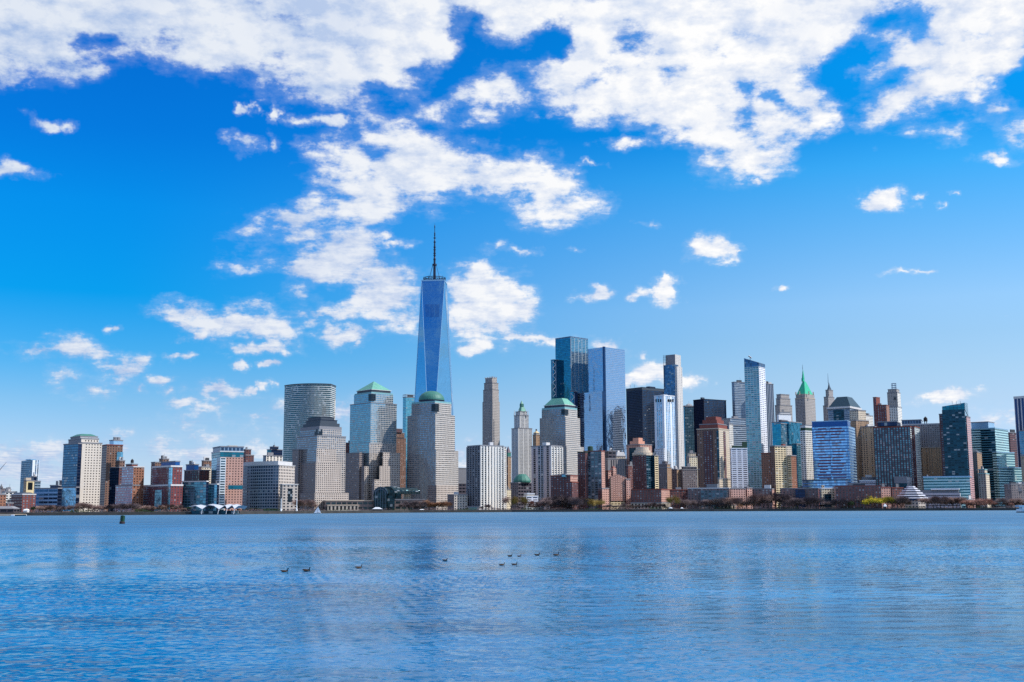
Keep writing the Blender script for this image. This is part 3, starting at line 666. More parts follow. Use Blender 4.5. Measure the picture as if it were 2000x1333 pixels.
# ---------------- tall curved banded glass tower
def goldman():
    Y = 2050
    L, Rr = at(556, 752, Y + 26), at(646, 752, Y + 4)
    root = empty('curved_glass_tower', ((L.x + Rr.x) / 2, Y + 20, GZ)); tag(root, 'tall curved glass tower with thin white horizontal bands on the left of the group', 'skyscraper')
    mid = Vector(((L.x + Rr.x) / 2 - 6, Y - 22)); arc = []
    for i in range(0, 15):
        t = i / 14; arc.append(tuple((1 - t) ** 2 * Vector((L.x, L.y)) + 2 * t * (1 - t) * mid + t * t * Vector((Rr.x, Rr.y))))
    pts = arc + [(Rr.x + 4, Rr.y + 34), (L.x + 4, L.y + 30)]
    zt = zat(600, 751.5, Y); b = MB(); b.prism(pts, GZ, zt, 'goldman', cont=True); b.build('tower', root)
    c = MB(); c.prism(grow(pts, .5), zt, zt + 1.6, 'trim_dark'); c.build('parapet', root)
    f = fp(644, 647, 655.3, 780, Y + 26, 40); d = MB(); d.prism(f, GZ, zat(647, 780, Y + 26), ['white_slim', 'white_slim', 'white_slim', 'white_slim']); d.build('side_wing', root)
goldman()

def notch(root, xl, xc, xr, yt, yb, Y, th=44, mat='notch_glass'):
    f = fp(xl, xc, xr, yt, Y, th); b = MB(); b.prism(f, zat(xc, yb, Y), zat(xc, yt, Y), mat); b.build('corner_glass', root)

# ---------------- the stepped granite and glass group
r, o = B('stepped_granite_tower', 'granite and glass tower topped by a dark stepped flat pyramid', 'skyscraper', 1720, [
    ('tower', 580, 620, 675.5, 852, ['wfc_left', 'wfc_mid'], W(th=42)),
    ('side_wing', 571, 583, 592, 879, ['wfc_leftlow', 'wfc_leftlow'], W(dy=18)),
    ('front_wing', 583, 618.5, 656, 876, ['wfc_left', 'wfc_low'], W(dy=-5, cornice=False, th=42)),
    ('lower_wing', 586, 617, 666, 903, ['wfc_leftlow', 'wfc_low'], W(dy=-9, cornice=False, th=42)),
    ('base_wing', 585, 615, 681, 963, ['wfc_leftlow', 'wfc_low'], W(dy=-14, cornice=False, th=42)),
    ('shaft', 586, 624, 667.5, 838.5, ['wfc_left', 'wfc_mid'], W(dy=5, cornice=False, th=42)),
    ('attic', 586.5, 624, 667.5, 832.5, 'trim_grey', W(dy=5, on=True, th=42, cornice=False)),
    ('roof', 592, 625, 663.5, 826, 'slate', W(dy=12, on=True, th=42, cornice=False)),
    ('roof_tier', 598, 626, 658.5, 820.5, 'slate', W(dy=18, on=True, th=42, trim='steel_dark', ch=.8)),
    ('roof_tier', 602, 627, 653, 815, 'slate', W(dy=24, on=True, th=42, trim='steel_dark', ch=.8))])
notch(r, 614.5, 623, 630, 838.5, 851.5, 1723, 42)
B('brown_tower', 'brown brick tower glimpsed between the two granite towers on the left', 'building', 2200, [('tower', 672, 676, 688, 866, 'brick_dark')])
r, o = B('pyramid_tower', 'granite and glass tower crowned with a green copper pyramid', 'skyscraper', 1850, [
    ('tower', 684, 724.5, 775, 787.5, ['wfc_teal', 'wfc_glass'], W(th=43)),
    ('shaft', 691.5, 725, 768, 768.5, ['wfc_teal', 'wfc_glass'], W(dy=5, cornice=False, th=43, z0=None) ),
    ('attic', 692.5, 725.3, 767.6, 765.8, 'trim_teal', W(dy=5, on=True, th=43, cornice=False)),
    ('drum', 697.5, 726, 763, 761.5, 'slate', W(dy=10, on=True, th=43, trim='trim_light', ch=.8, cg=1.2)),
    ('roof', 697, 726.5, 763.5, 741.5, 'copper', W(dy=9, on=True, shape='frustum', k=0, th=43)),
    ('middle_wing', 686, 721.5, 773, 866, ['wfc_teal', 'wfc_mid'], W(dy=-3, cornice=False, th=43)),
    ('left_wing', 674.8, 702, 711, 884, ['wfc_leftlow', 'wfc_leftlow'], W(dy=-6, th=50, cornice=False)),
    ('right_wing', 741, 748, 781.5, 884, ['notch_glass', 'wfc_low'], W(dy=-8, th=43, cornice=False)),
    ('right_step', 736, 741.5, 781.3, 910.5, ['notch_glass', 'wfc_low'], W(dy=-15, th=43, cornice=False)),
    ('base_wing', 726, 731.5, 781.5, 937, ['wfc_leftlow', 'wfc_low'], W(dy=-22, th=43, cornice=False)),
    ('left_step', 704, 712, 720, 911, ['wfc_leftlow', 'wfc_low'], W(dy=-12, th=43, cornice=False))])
notch(r, 719.5, 726, 734, 769.5, 782.5, 1852, 43)
B('art_deco_tower', 'dark brown masonry tower with arched top between the pyramid tower and the domed tower', 'skyscraper', 2250, [
    ('tower', 762, 768, 793, 856, ['brick_dark', 'brick_brown']), ('setback', 764, 770, 790, 846, 'brick_brown', W(on=True)), ('crown', 768, 774, 786, 838.5, 'brick_dark', W(on=True))])
r, o = B('frame_top_glass_tower', 'narrow pale blue glass tower with an open frame top left of the tallest tower', 'skyscraper', 2380, [
    ('tower', 787, 793, 822, 776.5, ['seven_glass', 'seven_glass'], W(th=35))])
q = MB()
f = o[0][0]; zt = o[0][2]
for i in range(4):
    a, b_ = Vector(f[i]), Vector(f[(i + 1) % 4]); n = 5 if i % 2 == 0 else 3
    q.tube((*a, zt + 4.5), (*b_, zt + 4.5), .5, .5, 'trim_grey', 4)
    for j in range(n): p = a.lerp(b_, j / n); q.tube((*p, zt), (*p, zt + 4.5), .4, .4, 'trim_grey', 4)
q.build('roof_frame', r)

# ---------------- the tallest tower
def tall_tower():
    Y = 2200
    c = at(848.5, 560, Y); mpp = Y / F * 1.0
    hw = 31.0 * 1.0
    root = empty('tallest_tower', (c.x, Y, GZ)); tag(root, 'tallest glass skyscraper with tapering triangular faces and a ringed spire', 'skyscraper')
    zt = zat(848.5, 553.5, Y); zb = GZ + 52
    half_top = (873 - 825) / 2 * mpp; half_diag = half_top * 2 ** .5 * 1.0
    half_diag = 45.5 * mpp
    tw = R(-3)
    rot = lambda x, y: (c.x + x * math.cos(tw) - y * math.sin(tw), Y + x * math.sin(tw) + y * math.cos(tw))
    base = [rot(0, -half_diag), rot(half_diag, 0), rot(0, half_diag), rot(-half_diag, 0)]
    ht = half_diag / 2
    top = [rot(ht, -ht), rot(ht, ht), rot(-ht, ht), rot(-ht, -ht)]
    a = MB(); a.prism(base, GZ, zb, 'mirror_grey'); a.build('base', root)
    m = MB(); H = zt - zb
    def tri(p, q, s_, up, mat):  # p,q edge; s_ apex
        L = math.hypot(q[0] - p[0], q[1] - p[1])
        if up: m.face([(*p, zb), (*q, zb), (*s_, zt)], mat, [(0, 0), (L, 0), (L / 2, H)])
        else: m.face([(*p, zt), (*s_, zb), (*q, zt)], mat, [(0, H), (L / 2, 0), (L, H)])
    for i in range(4):
        tri(base[i], base[(i + 1) % 4], top[i], True, 'one_wtc')
        tri(top[i - 1], top[i], base[i], False, 'one_wtc')
    m.face([(*p, zt) for p in top], 'roof_grey'); m.build('shaft', root)
    e = MB()
    for i in range(4):
        e.tube((*base[i], zb), (*top[i], zt), .7, .5, 'pale_blue', 5); e.tube((*base[i], zb), (*top[i - 1], zt), .7, .5, 'pale_blue', 5)
    e.build('edge_trim', root)
    s = MB()    # louvred mechanical storeys near the top, on the face towards the river
    z0, z1 = zat(849, 624, Y), zat(849, 599, Y)
    def onface(u, z):
        t = (z - zb) / H; l = Vector(base[0]).lerp(Vector(top[3]), t); r_ = Vector(base[0]).lerp(Vector(top[0]), t)
        p = l.lerp(r_, u); return (p.x, p.y - .35, z)
    for k in range(12):
        u0 = .13 + k * .056 + .022 * (k // 4); u1 = u0 + .030
        s.face([onface(u0, z0), onface(u1, z0), onface(u1, z1), onface(u0, z1)], 'one_wtc_slats', [(1, 1), (5, 1), (5, 30), (1, 30)])
    s.build('louvre_strips', root)
    p = MB(); p.prism(grow(top, .4), zt, zt + 2.5, 'pale_blue'); p.build('parapet', root)
    cy = Y; k = MB(); zr = zat(849, 550.5, Y)
    rr = 23.5 * mpp * .93
    for dz in (0, 3.2, 6.4):
        n = 36
        for i in range(n):
            a0, a1 = 2 * math.pi * i / n, 2 * math.pi * (i + 1) / n
            k.tube((c.x + rr * math.cos(a0), cy + rr * math.sin(a0), zr + dz), (c.x + rr * math.cos(a1), cy + rr * math.sin(a1), zr + dz), .75, .75, 'steel_dark', 4)
    for i in range(18):
        a0 = 2 * math.pi * i / 18; x, y = math.cos(a0), math.sin(a0)
        k.tube((c.x + rr * x, cy + rr * y, zt + 1), (c.x + rr * x, cy + rr * y, zr + 6.4), .5, .5, 'steel_dark', 4)
        k.tube((c.x + 2 * x, cy + 2 * y, zr + 2), (c.x + rr * x, cy + rr * y, zr + 5), .45, .45, 'steel_dark', 4)
        if i % 2 == 0: k.tube((c.x + rr * x, cy + rr * y, zr + 6.4), (c.x + rr * x, cy + rr * y, zr + 9.5), .25, .2, 'steel_dark', 4)
    ring = k.build('communication_ring', root)
    g = MB(); Z = lambda py: zat(850, py, Y)
    prof = [(2.6, zt), (2.4, Z(520)), (2.2, Z(519.5)), (4.4, Z(519)), (4.2, Z(516)), (1.9, Z(515.5)), (2.1, Z(505)), (1.6, Z(504)), (1.7, Z(492)), (1.5, Z(479)),
            (1.4, Z(478)), (1.2, Z(470)), (.85, Z(469)), (.85, Z(462)), (1.25, Z(461.5)), (1.2, Z(455)), (.6, Z(454)), (.6, Z(446)), (1.0, Z(445.5)), (.8, Z(441)), (.3, Z(440)), (.15, Z(436.5)), (0, Z(436))]
    g.lathe((c.x, cy), prof, 'steel_dark', 10, smooth=False)
    for py in (500, 496, 489, 484, 474, 466, 508):
        g.lathe((c.x, cy), [(1.2, Z(py)), (2.6, Z(py) + .2), (2.6, Z(py) + 1.2), (1.2, Z(py) + 1.4)], 'steel_dark', 10, smooth=False)
    sp = g.build('spire', root)
    for q_ in range(6):
        a0 = math.pi / 6 + q_ * math.pi / 3; w_ = MB()
        w_.tube((c.x + 3.9 * math.cos(a0), cy + 3.9 * math.sin(a0), Z(518)), (c.x + 12 * math.cos(a0), cy + 12 * math.sin(a0), zr + 4), .32, .32, 'steel_dark', 4)
        w_.build('guy_cable', root)
tall_tower()

# ---------------- domed tower
r, o = B('domed_tower', 'granite and glass tower crowned with a shallow green copper dome', 'skyscraper', 1840, [
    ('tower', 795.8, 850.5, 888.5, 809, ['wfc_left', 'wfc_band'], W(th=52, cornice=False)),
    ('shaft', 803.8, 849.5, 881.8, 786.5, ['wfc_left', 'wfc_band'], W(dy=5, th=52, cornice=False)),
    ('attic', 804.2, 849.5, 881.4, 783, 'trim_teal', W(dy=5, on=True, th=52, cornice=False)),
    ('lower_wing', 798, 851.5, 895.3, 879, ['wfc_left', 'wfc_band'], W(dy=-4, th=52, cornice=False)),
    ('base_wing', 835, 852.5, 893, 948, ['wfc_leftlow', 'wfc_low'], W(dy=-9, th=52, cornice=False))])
f = o[1][0]; cx_ = sum(p[0] for p in f) / 4; cy_ = sum(p[1] for p in f) / 4; z = o[2][2]
rad = 25.5 * cy_ / F
q = MB(); q.lathe((cx_, cy_), [(rad * .97, z), (rad * .97, z + 2.4), (rad, z + 2.4), (rad, z + 3.2), (0, z + 3.2)], 'steel_dark', 28); q.build('drum', r)
zt = zat(842, 764, cy_); q = MB(); q.lathe((cx_, cy_), [(rad * math.cos(R(t)), z + 3.2 + (zt - z - 3.2) * math.sin(R(t))) for t in range(0, 91, 10)], 'copper_dark', 32); q.build('dome', r)
notch(r, 842.5, 850.5, 857.5, 789, 803.5, 1842, 52)

# ---------------- glass-vaulted winter garden, podium
def vault():
    Y = 1690
    a, b_ = at(729.3, 996, Y), at(756, 996, Y); R_ = (b_.x - a.x) / 2; zc = zat(742, 965, Y)
    c = Vector(((a.x + b_.x) / 2, Y)); d = Vector((math.cos(R(38)), math.sin(R(38)))); d2 = Vector((1, 0))
    root = empty('glass_vault', (c.x, c.y, GZ)); tag(root, 'dark glass barrel-vaulted winter garden by the water between the granite towers', 'atrium')
    def arch(o_, rad, name, mat, L, dx):
        m_ = MB(); n = 18
        P = lambda t, s_: (o_[0] + dx * s_ * L - rad * math.cos(t), o_[1] + s_ * L * .9, zc + rad * math.sin(t) * 1.0)
        for i in range(n):
            t0, t1 = math.pi * i / n, math.pi * (i + 1) / n
            for j in range(6):
                m_.face([P(t0, j / 6), P(t1, j / 6), P(t1, (j + 1) / 6), P(t0, (j + 1) / 6)], mat, [(i * 4, j * L / 6), (i * 4 + 4, j * L / 6), (i * 4 + 4, (j + 1) * L / 6), (i * 4, (j + 1) * L / 6)], smooth=True)
        # end wall
        pts = [P(math.pi * i / n, 0) for i in range(n + 1)]
        lo = [(pts[-1][0], pts[-1][1], GZ), (pts[0][0], pts[0][1], GZ)]
        poly = list(reversed(pts)) ; poly = poly + [(pts[0][0], pts[0][1], GZ), (pts[-1][0], pts[-1][1], GZ)]
        m_.face(poly, mat, [(p[0] - o_[0], p[2]) for p in poly])
        return m_.build(name, root), P
    arch((c.x, c.y), R_, 'front_vault', 'atrium_glass', 10, .4)
    arch((c.x + R_ * .9, c.y + 9.2), R_ * 1.12, 'middle_vault', 'atrium_glass', 12, .9)
    arch((c.x + R_ * 1.9, c.y + 22), R_ * .95, 'rear_vault', 'atrium_glass', 26, 1.0)
    rib = MB()
    for k in range(18):
        t0, t1 = math.pi * k / 18, math.pi * (k + 1) / 18
        for rad in (R_ + .1, R_ * .72):
            rib.tube((c.x - rad * math.cos(t0), c.y - .3, zc + rad * math.sin(t0)), (c.x - rad * math.cos(t1), c.y - .3, zc + rad * math.sin(t1)), .3, .3, 'steel_mid', 4)
    for x in (-.72, -.36, 0, .36, .72): rib.tube((c.x + R_ * x, c.y - .3, GZ), (c.x + R_ * x, c.y - .3, zc + R_ * math.sqrt(1 - x * x) * .98), .22, .22, 'steel_mid', 4)
    rib.build('arch_ribs', root)
vault()
B('podium_building', 'long low brown podium with tall dark windows left of the glass vault', 'building', 1680, [('wall', 618, 636, 729, 979, ['podium', 'podium'], W(th=14, trim='trim_tan')), ('colonnade', 626, 640, 700, 988, ['arcade', 'arcade'], W(th=14, dy=-8, cornice=True))], trim='trim_tan')
B('podium_building', 'long low brown podium right of the glass vault below the domed tower', 'building', 1700, [('wall', 755, 760, 830, 977, ['podium', 'podium'], W(th=10)), ('upper_wall', 786, 789, 802, 961, 'beige', W(th=14, dy=30))], trim='trim_grey')
B('low_office', 'small grey building with large square windows right of the domed tower', 'building', 1660, [('wall', 874, 887, 913, 967.5, ['grey_masonry', 'merc_right'], W(th=30))], roofkit=1)
B('ribbed_block', 'plain grey windowless block behind the small office right of the domed tower', 'building', 1950, [('wall', 884, 889, 915, 915.5, ['grey_rib', 'trim_grey'], W(th=25)), ('lower_block', 884, 890, 915, 945, 'slab_dark', W(th=25, dy=-30))])

# ---------------- centre
r, o = B('limestone_tower', 'slender pale limestone tower with a stepped battlemented top in the centre', 'skyscraper', 2350, [
    ('tower', 942.3, 962, 976, 784, ['limestone_dim', 'limestone'], W(th=50, cornice=False)),
    ('shaft', 943.7, 961.8, 974.3, 761, ['limestone_dim', 'limestone'], W(dy=2, on=True, th=50, ch=.6)),
    ('setback', 945.5, 961.5, 973.3, 748.5, ['limestone_dim', 'limestone'], W(dy=4, on=True, th=50)),
    ('crown', 947.8, 961, 970.5, 738, ['limestone_dim', 'limestone'], W(dy=7, on=True, th=50, cornice=False))])
z = o[-1][2]
for i, (x0) in enumerate((948.3, 952.5, 957.2, 961.4, 965.4, 969.2)):
    q = MB(); dy = [22, 16, 8, 0, 6, 13][i]; p = at(x0, 738, 2358 + dy); q.box(p.x - 1.5, p.x + 1.5, p.y - 1.5, p.y + 1.5, z, z + 2.6, 'trim_light'); q.build('pinnacle', r)
q = MB(); f = fp(944.5, 962.2, 965.2, 805, 2349, 50); 
r, o = B('white_ribbed_tower', 'white ribbed apartment tower with dark left side standing at the water in the centre', 'apartment tower', 1660, [
    ('tower', 912.8, 938.5, 983.5, 871, ['gateway_shade', 'gateway_white'], W(th=38)),
    ('rear_wing', 950, 957, 989, 873.5, ['gateway_white', 'gateway_white'], W(dy=14, th=38)),
    ('penthouse', 954, 957, 963.5, 864, 'trim_light', W(dy=12, z0=None, th=38, cornice=False)),
    ('lobby', 914, 936, 940, 991, ['pale_blue_glass', 'trim_light'], W(dy=-6, th=60))])
def ribs(root, f, z0, z1, face, n, mat, d=1.0, w=.9, skip=()):
    a, b_ = Vector(f[face]), Vector(f[(face + 1) % 4]); e = (b_ - a); L = e.length; e.normalize(); nn = Vector((e.y, -e.x))
    for i in range(n + 1):
        if i in skip: continue
        p = a + e * L * i / n; q0 = p - e * w / 2; q1 = p + e * w / 2
        m_ = MB(); m_.prism([tuple(q0 + nn * d), tuple(q1 + nn * d), tuple(q1 - nn * .2), tuple(q0 - nn * .2)], z0, z1, mat); m_.build('rib', root)
ribs(r, o[0][0], GZ, o[0][1] + (o[0][2] - o[0][1]) - 2, 0, 8, 'cream_rib', 1.4, 1.6)
ribs(r, o[0][0], GZ, o[0][2] - 2, 3, 5, 'trim_grey', 1.4, 1.4)
B('spired_tower', 'thin dark tower with purple pyramid cap right of the white ribbed tower', 'skyscraper', 2300, [
    ('tower', 986.5, 992, 998.5, 893, ['slab_dark', 'tan_masonry']), ('green_band', 987, 992, 998, 884.5, 'copper_dark', W(on=True)), ('roof', 987.5, 992.2, 997.5, 871, 'purple_slate', W(on=True, shape='frustum', k=0))])
B('cream_pavilion', 'tiny cream building at the foot of the white ribbed tower', 'building', 1740, [('wall', 986, 990, 998, 957, 'cream_portal')])
r, o = B('gothic_tower', 'neo-gothic white tower with shoulders and a green copper spire', 'skyscraper', 2500, [
    ('tower', 999, 1012, 1039.3, 837, ['woolworth', 'woolworth'], W(th=34)),
    ('shaft', 1004, 1015, 1032.5, 812, ['woolworth', 'woolworth'], W(dy=4, on=True, th=34)),
    ('setback', 1007, 1016, 1029.5, 804.5, ['woolworth', 'woolworth'], W(dy=7, on=True, th=34)),
    ('roof', 1011.5, 1018, 1027.5, 794, 'copper', W(dy=10, on=True, shape='frustum', k=.52, th=34)),
    ('lantern', 1015, 1018.5, 1023, 789, 'copper_dark', W(dy=13, on=True, th=34, cornice=False)),
    ('spire', 1015.5, 1018.6, 1022, 782, 'copper', W(dy=13, on=True, shape='frustum', k=0, th=34))])
for x0, yt in ((1004.7, 802), (1031.5, 802), (1013, 800), (1027, 800)): spike(r, x0, yt, 812, 2512, 1.2, .3, 'trim_light', 'pinnacle')
B('gold_topped_tower', 'small brown tower with a pale gold pyramid roof right of the gothic tower', 'skyscraper', 2450, [
    ('tower', 1040.5, 1047, 1055, 850, ['tan_masonry', 'tan_masonry']), ('attic', 1042, 1047.3, 1053.5, 847, 'beige', W(on=True)), ('roof', 1041.5, 1047.4, 1054, 841.5, 'gold_roof', W(on=True, shape='frustum', k=.1)), ('lantern', 1046, 1047.4, 1048.8, 838.5, 'tank_wood', W(on=True, cornice=False, dy=6))])
r, o = B('flat_pyramid_tower', 'granite and glass tower crowned with a cut-off green copper pyramid', 'skyscraper', 1900, [
    ('tower', 1054, 1104.5, 1132.7, 814.5, ['wfc_left', 'wfc_band'], W(th=54, cornice=False)),
    ('shaft', 1058, 1103, 1127.5, 798.5, ['wfc_left', 'wfc_band'], W(dy=5, th=54, cornice=False)),
    ('attic', 1058.3, 1103, 1127.3, 795, 'trim_teal', W(dy=5, on=True, th=54, cornice=False)),
    ('drum', 1063, 1102.5, 1122.5, 791, 'slate', W(dy=10, on=True, th=54, trim='trim_light', ch=.8, cg=1.0)),
    ('roof', 1063, 1102.5, 1122.5, 776.5, 'copper', W(dy=9.5, on=True, shape='frustum', k=.5, th=54)),
    ('lower_wing', 1056, 1106.5, 1140.5, 871.5, ['wfc_left', 'wfc_band'], W(dy=-4, th=54, cornice=False))])
notch(r, 1096, 1103, 1110, 799.5, 810, 1902, 54)
r, o = B('pink_striped_tower', 'pale pink apartment tower with dark window stripes and a white ribbed right side', 'apartment tower', 1690, [
    ('tower', 1037.5, 1076, 1097.5, 871.5, ['gateway_pink', 'gateway_white'], W(th=52)),
    ('penthouse', 1059, 1067, 1074, 864.5, 'trim_light', W(dy=12, on=True, th=52, cornice=False))])
ribs(r, o[0][0], GZ, o[0][2] - 2, 0, 4, 'cream_rib', 1.4, 1.6)
q = MB(); a_, b_ = Vector(o[0][0][3]), Vector(o[0][0][0]); e = (b_ - a_).normalized(); nn = Vector((e.y, -e.x)); L = (b_ - a_).length
p0, p1 = a_ + e * L * .34 + nn * .35, a_ + e * L * .62 + nn * .35
q.prism([tuple(p0), tuple(p1), tuple(p1 - nn), tuple(p0 - nn)], GZ, o[0][2] - 1, 'gateway_shade'); q.build('window_bay', r)
r, o = B('green_domed_building', 'low grey stone building under a broad green copper dome in the centre', 'building', 1760, [
    ('wall', 997, 1012, 1038, 944, ['grey_masonry', 'slab_dark'])])
f = o[0][0]; cx_ = sum(p[0] for p in f) / 4; cy_ = sum(p[1] for p in f) / 4; z = o[0][2]; rad = 16.5 * cy_ / F
q = MB(); q.lathe((cx_ + 1.5, cy_), [(rad, z), (rad * 1.02, z + 2.5), (rad * .93, z + 5), (rad * .72, z + 9), (rad * .45, z + 12.2), (0, z + 12.8)], 'copper_dark', 12, smooth=False); q.build('dome', r)
B('small_white_building', 'low white framed building with big windows among the bare trees in the centre', 'building', 1640, [('wall', 1023, 1028, 1051, 970.5, ['arcade', 'white_grid'], W(th=20)), ('penthouse', 1024, 1030, 1044, 966, 'trim_tan', W(on=True, dy=10, th=20))], trim='white')
r, o = B('low_red_block', 'low dark red brick apartment block with sunlit pink end right of the pink striped tower', 'apartment block', 1650, [
    ('wall', 1075.5, 1114, 1128, 930, ['brick_dark', 'brick_pink'], W(th=60, trim='trim_red')),
    ('corner_bay', 1097, 1104, 1110, 927.5, 'pale_blue_glass', W(dy=-1, yb=932, th=60)),
    ('low_wing', 1105, 1117, 1129, 943, ['brick_dark', 'brick_dark'], W(dy=-8, th=60, trim='trim_red'))])

# ---------------- glass towers of the trade centre
r, o = B('lattice_glass_tower', 'tall deep blue glass tower with a cross-braced side core', 'skyscraper', 2350, [
    ('side_core', 1076, 1082, 1092, 703.5, ['blue_glass', 'blue_glass'], W(dy=14, th=44)),
    ('tower', 1084.5, 1114.5, 1148.3, 659.5, ['blue_glass', 'blue_glass_rib'], W(th=44, cornice=False)),
    ('crown', 1084.5, 1114.5, 1148.3, 657, 'fence_top', W(on=True, th=44, cornice=False)),
    ('front_core', 1113, 1120, 1128, 765.5, ['blue_glass', 'navy'], W(dy=-8, th=44))])
def bracing(root, x0, x1, yt, yb, Y, n, y_off=0):
    m_ = MB(); W_ = .75
    a_, b_ = at(x0, yt, Y), at(x1, yt, Y); zt_, zb_ = a_.z, zat(x0, yb, Y)
    m_.tube((a_.x, Y, zb_), (a_.x, Y, zt_), W_, W_, 'steel_mid', 4); m_.tube((b_.x, Y, zb_), (b_.x, Y, zt_), W_, W_, 'steel_mid', 4)
    for i in range(n):
        z0_, z1_ = zb_ + (zt_ - zb_) * i / n, zb_ + (zt_ - zb_) * (i + 1) / n; zm = (z0_ + z1_) / 2
        m_.tube((a_.x, Y, z0_), (b_.x, Y, zm), W_ * .8, W_ * .8, 'trim_light', 4); m_.tube((b_.x, Y, zm), (a_.x, Y, z1_), W_ * .8, W_ * .8, 'trim_light', 4)
    m_.build('cross_bracing', root)
bracing(r, 1079, 1085.5, 706, 776, 2338, 5)
bracing(r, 1114.5, 1122, 768, 800, 2330, 2)
r, o = B('mirror_glass_tower', 'tall silvery mirror glass tower reflecting its neighbours', 'skyscraper', 2320, [
    ('tower', 1147.5, 1180, 1220, 678, ['mirror_grey', 'mirror_grey'], W(th=44, cornice=False)),
    ('lower_block', 1126.5, 1176, 1181, 764.5, ['mirror_grey', 'mirror_dark'], W(dy=-9, th=46, cornice=False))])
q = MB(); f = fp(1176.8, 1179.4, 1182.3, 678, 2317, 44); q.prism(f, GZ, o[0][2] + .5, 'mirror_dark'); q.build('corner_notch', r)
r, o = B('black_tower', 'broad black tower with a pale parapet band behind the white glass tower', 'skyscraper', 2420, [
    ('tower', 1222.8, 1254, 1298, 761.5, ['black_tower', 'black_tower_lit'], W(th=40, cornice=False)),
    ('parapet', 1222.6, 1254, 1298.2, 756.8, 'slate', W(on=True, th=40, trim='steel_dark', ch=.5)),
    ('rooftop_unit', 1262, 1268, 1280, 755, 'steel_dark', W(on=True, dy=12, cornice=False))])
spike(r, 1231, 751, 757, 2440, .3, .2); spike(r, 1239, 751, 757, 2440, .3, .2)
r, o = B('unfinished_slim_tower', 'very slender tall concrete and glass tower with scaffolding at its top', 'skyscraper', 2280, [
    ('glass_side', 1296, 1318, 1325, 712, ['slim_glass', 'slim_glass'], W(dy=6, th=52, cornice=False)),
    ('core_wall', 1300, 1318.5, 1329.5, 692.5, ['trim_grey', 'concrete_slim'], W(dy=10, z0=None, th=52, cornice=False)),
    ('side_fin', 1318, 1322, 1332.3, 716, ['concrete_slim', 'concrete_slim'], W(dy=2, th=52, cornice=False))])
q = MB(); a_ = at(1295.5, 694, 2300)
for dx in (0, 3.2):
    q.tube((a_.x + dx, 2300, zat(1296, 760, 2300)), (a_.x + dx, 2300, a_.z), .45, .4, 'steel_dark', 4)
for k in range(22): z_ = a_.z - 3.2 * k - 2; q.tube((a_.x - .5, 2300, z_), (a_.x + 6, 2300, z_), .3, .3, 'steel_dark', 4)
q.build('scaffold', r)
r, o = B('white_glass_tower', 'white framed tower with pale blue glass in front of the black tower', 'skyscraper', 2100, [
    ('tower', 1277.5, 1296.5, 1317.5, 773, ['white_glass', 'white_glass'], W(th=44, trim='white')),
    ('lower_shaft', 1278, 1296.6, 1318.5, 876, ['white_punch', 'white_punch'], W(dy=-2, th=44, cornice=False)),
    ('penthouse', 1290, 1296, 1304, 771, 'white', W(z0=None, dy=9, cornice=False))])
for x0 in (1281.5, 1285.7, 1290, 1306, 1310, 1314):
    q = MB(); d_ = 2094 if x0 < 1296 else 2094
    tt = (1296.5 - x0) if x0 < 1296 else (x0 - 1296.5)
    p = at(x0, 780, 2100 + tt * .86 - 1.2); q.box(p.x - 1.3, p.x + 1.3, p.y, p.y + 1.2, zat(x0, 785.5, p.y), p.z, 'notch_glass'); q.build('attic_window', r)
B('blue_slab_tower', 'blue glass slab between the slender concrete tower and the black box tower', 'skyscraper', 2500, [('tower', 1334.5, 1337, 1357, 795, ['blue_glass', 'steel_blue_glass'], W(th=20)), ('crown', 1335, 1338, 1356, 793.5, 'slate', W(on=True, th=20))])
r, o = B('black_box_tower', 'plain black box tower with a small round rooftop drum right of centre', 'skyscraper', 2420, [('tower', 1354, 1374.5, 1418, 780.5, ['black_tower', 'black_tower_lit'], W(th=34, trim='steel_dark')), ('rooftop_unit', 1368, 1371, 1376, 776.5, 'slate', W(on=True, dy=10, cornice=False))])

# ---------------- brick towers in front of them
r, o = B('dark_red_tower', 'dark red brick tower with a roof tank below the mirror glass tower', 'apartment tower', 1680, [
    ('left_wing', 1128, 1143, 1150, 884, ['brick_dark', 'brick_dark'], W(dy=2, th=58, trim='dark_green')),
    ('tower', 1140, 1174.5, 1181, 882, ['river_teal', 'brick_pink'], W(th=62, trim='trim_red')),
    ('base_wing', 1168, 1176, 1189.5, 955, ['brick_dark', 'brick_pink'], W(dy=-2, th=50))])
p = at(1153, 882, 1700); q = MB(); q.lathe((p.x, p.y), [(0, p.z), (3.9, p.z), (3.9, p.z + 6.6), (2.5, p.z + 7.6), (0, p.z + 7.6)], 'dark_green', 12); q.build('water_tank', r)
r, o = B('zigzag_brick_tower', 'pink and white stepped brick building with a gabled skyline and dark window stripes', 'apartment tower', 1700, [
    ('left_block', 1182, 1188, 1203, 921, ['brick_red', 'brick_pink'], W(dy=8, trim='trim_red')),
    ('wall', 1188, 1192, 1224, 936, ['brick_red', 'cream_balcony'], W(th=24, cornice=False)),
    ('right_wing', 1218, 1223, 1231, 937, ['brick_red', 'river_pink'], W(dy=6, th=24))])
f = fp(1192, 1197.5, 1203.5, 911, 1712, 40); q = MB(); q.prism(f, GZ, zat(1197, 915, 1712), 'brick_pink'); q.frustum(f, zat(1197, 915, 1712), zat(1197, 909.5, 1712), 0, 'trim_red'); q.build('gabled_tower', r)
f = o[1][0]; z = o[1][2]; a_, b_ = Vector(f[0]), Vector(f[1]); e = (b_ - a_).normalized(); nn = Vector((e.y, -e.x)); L = (b_ - a_).length
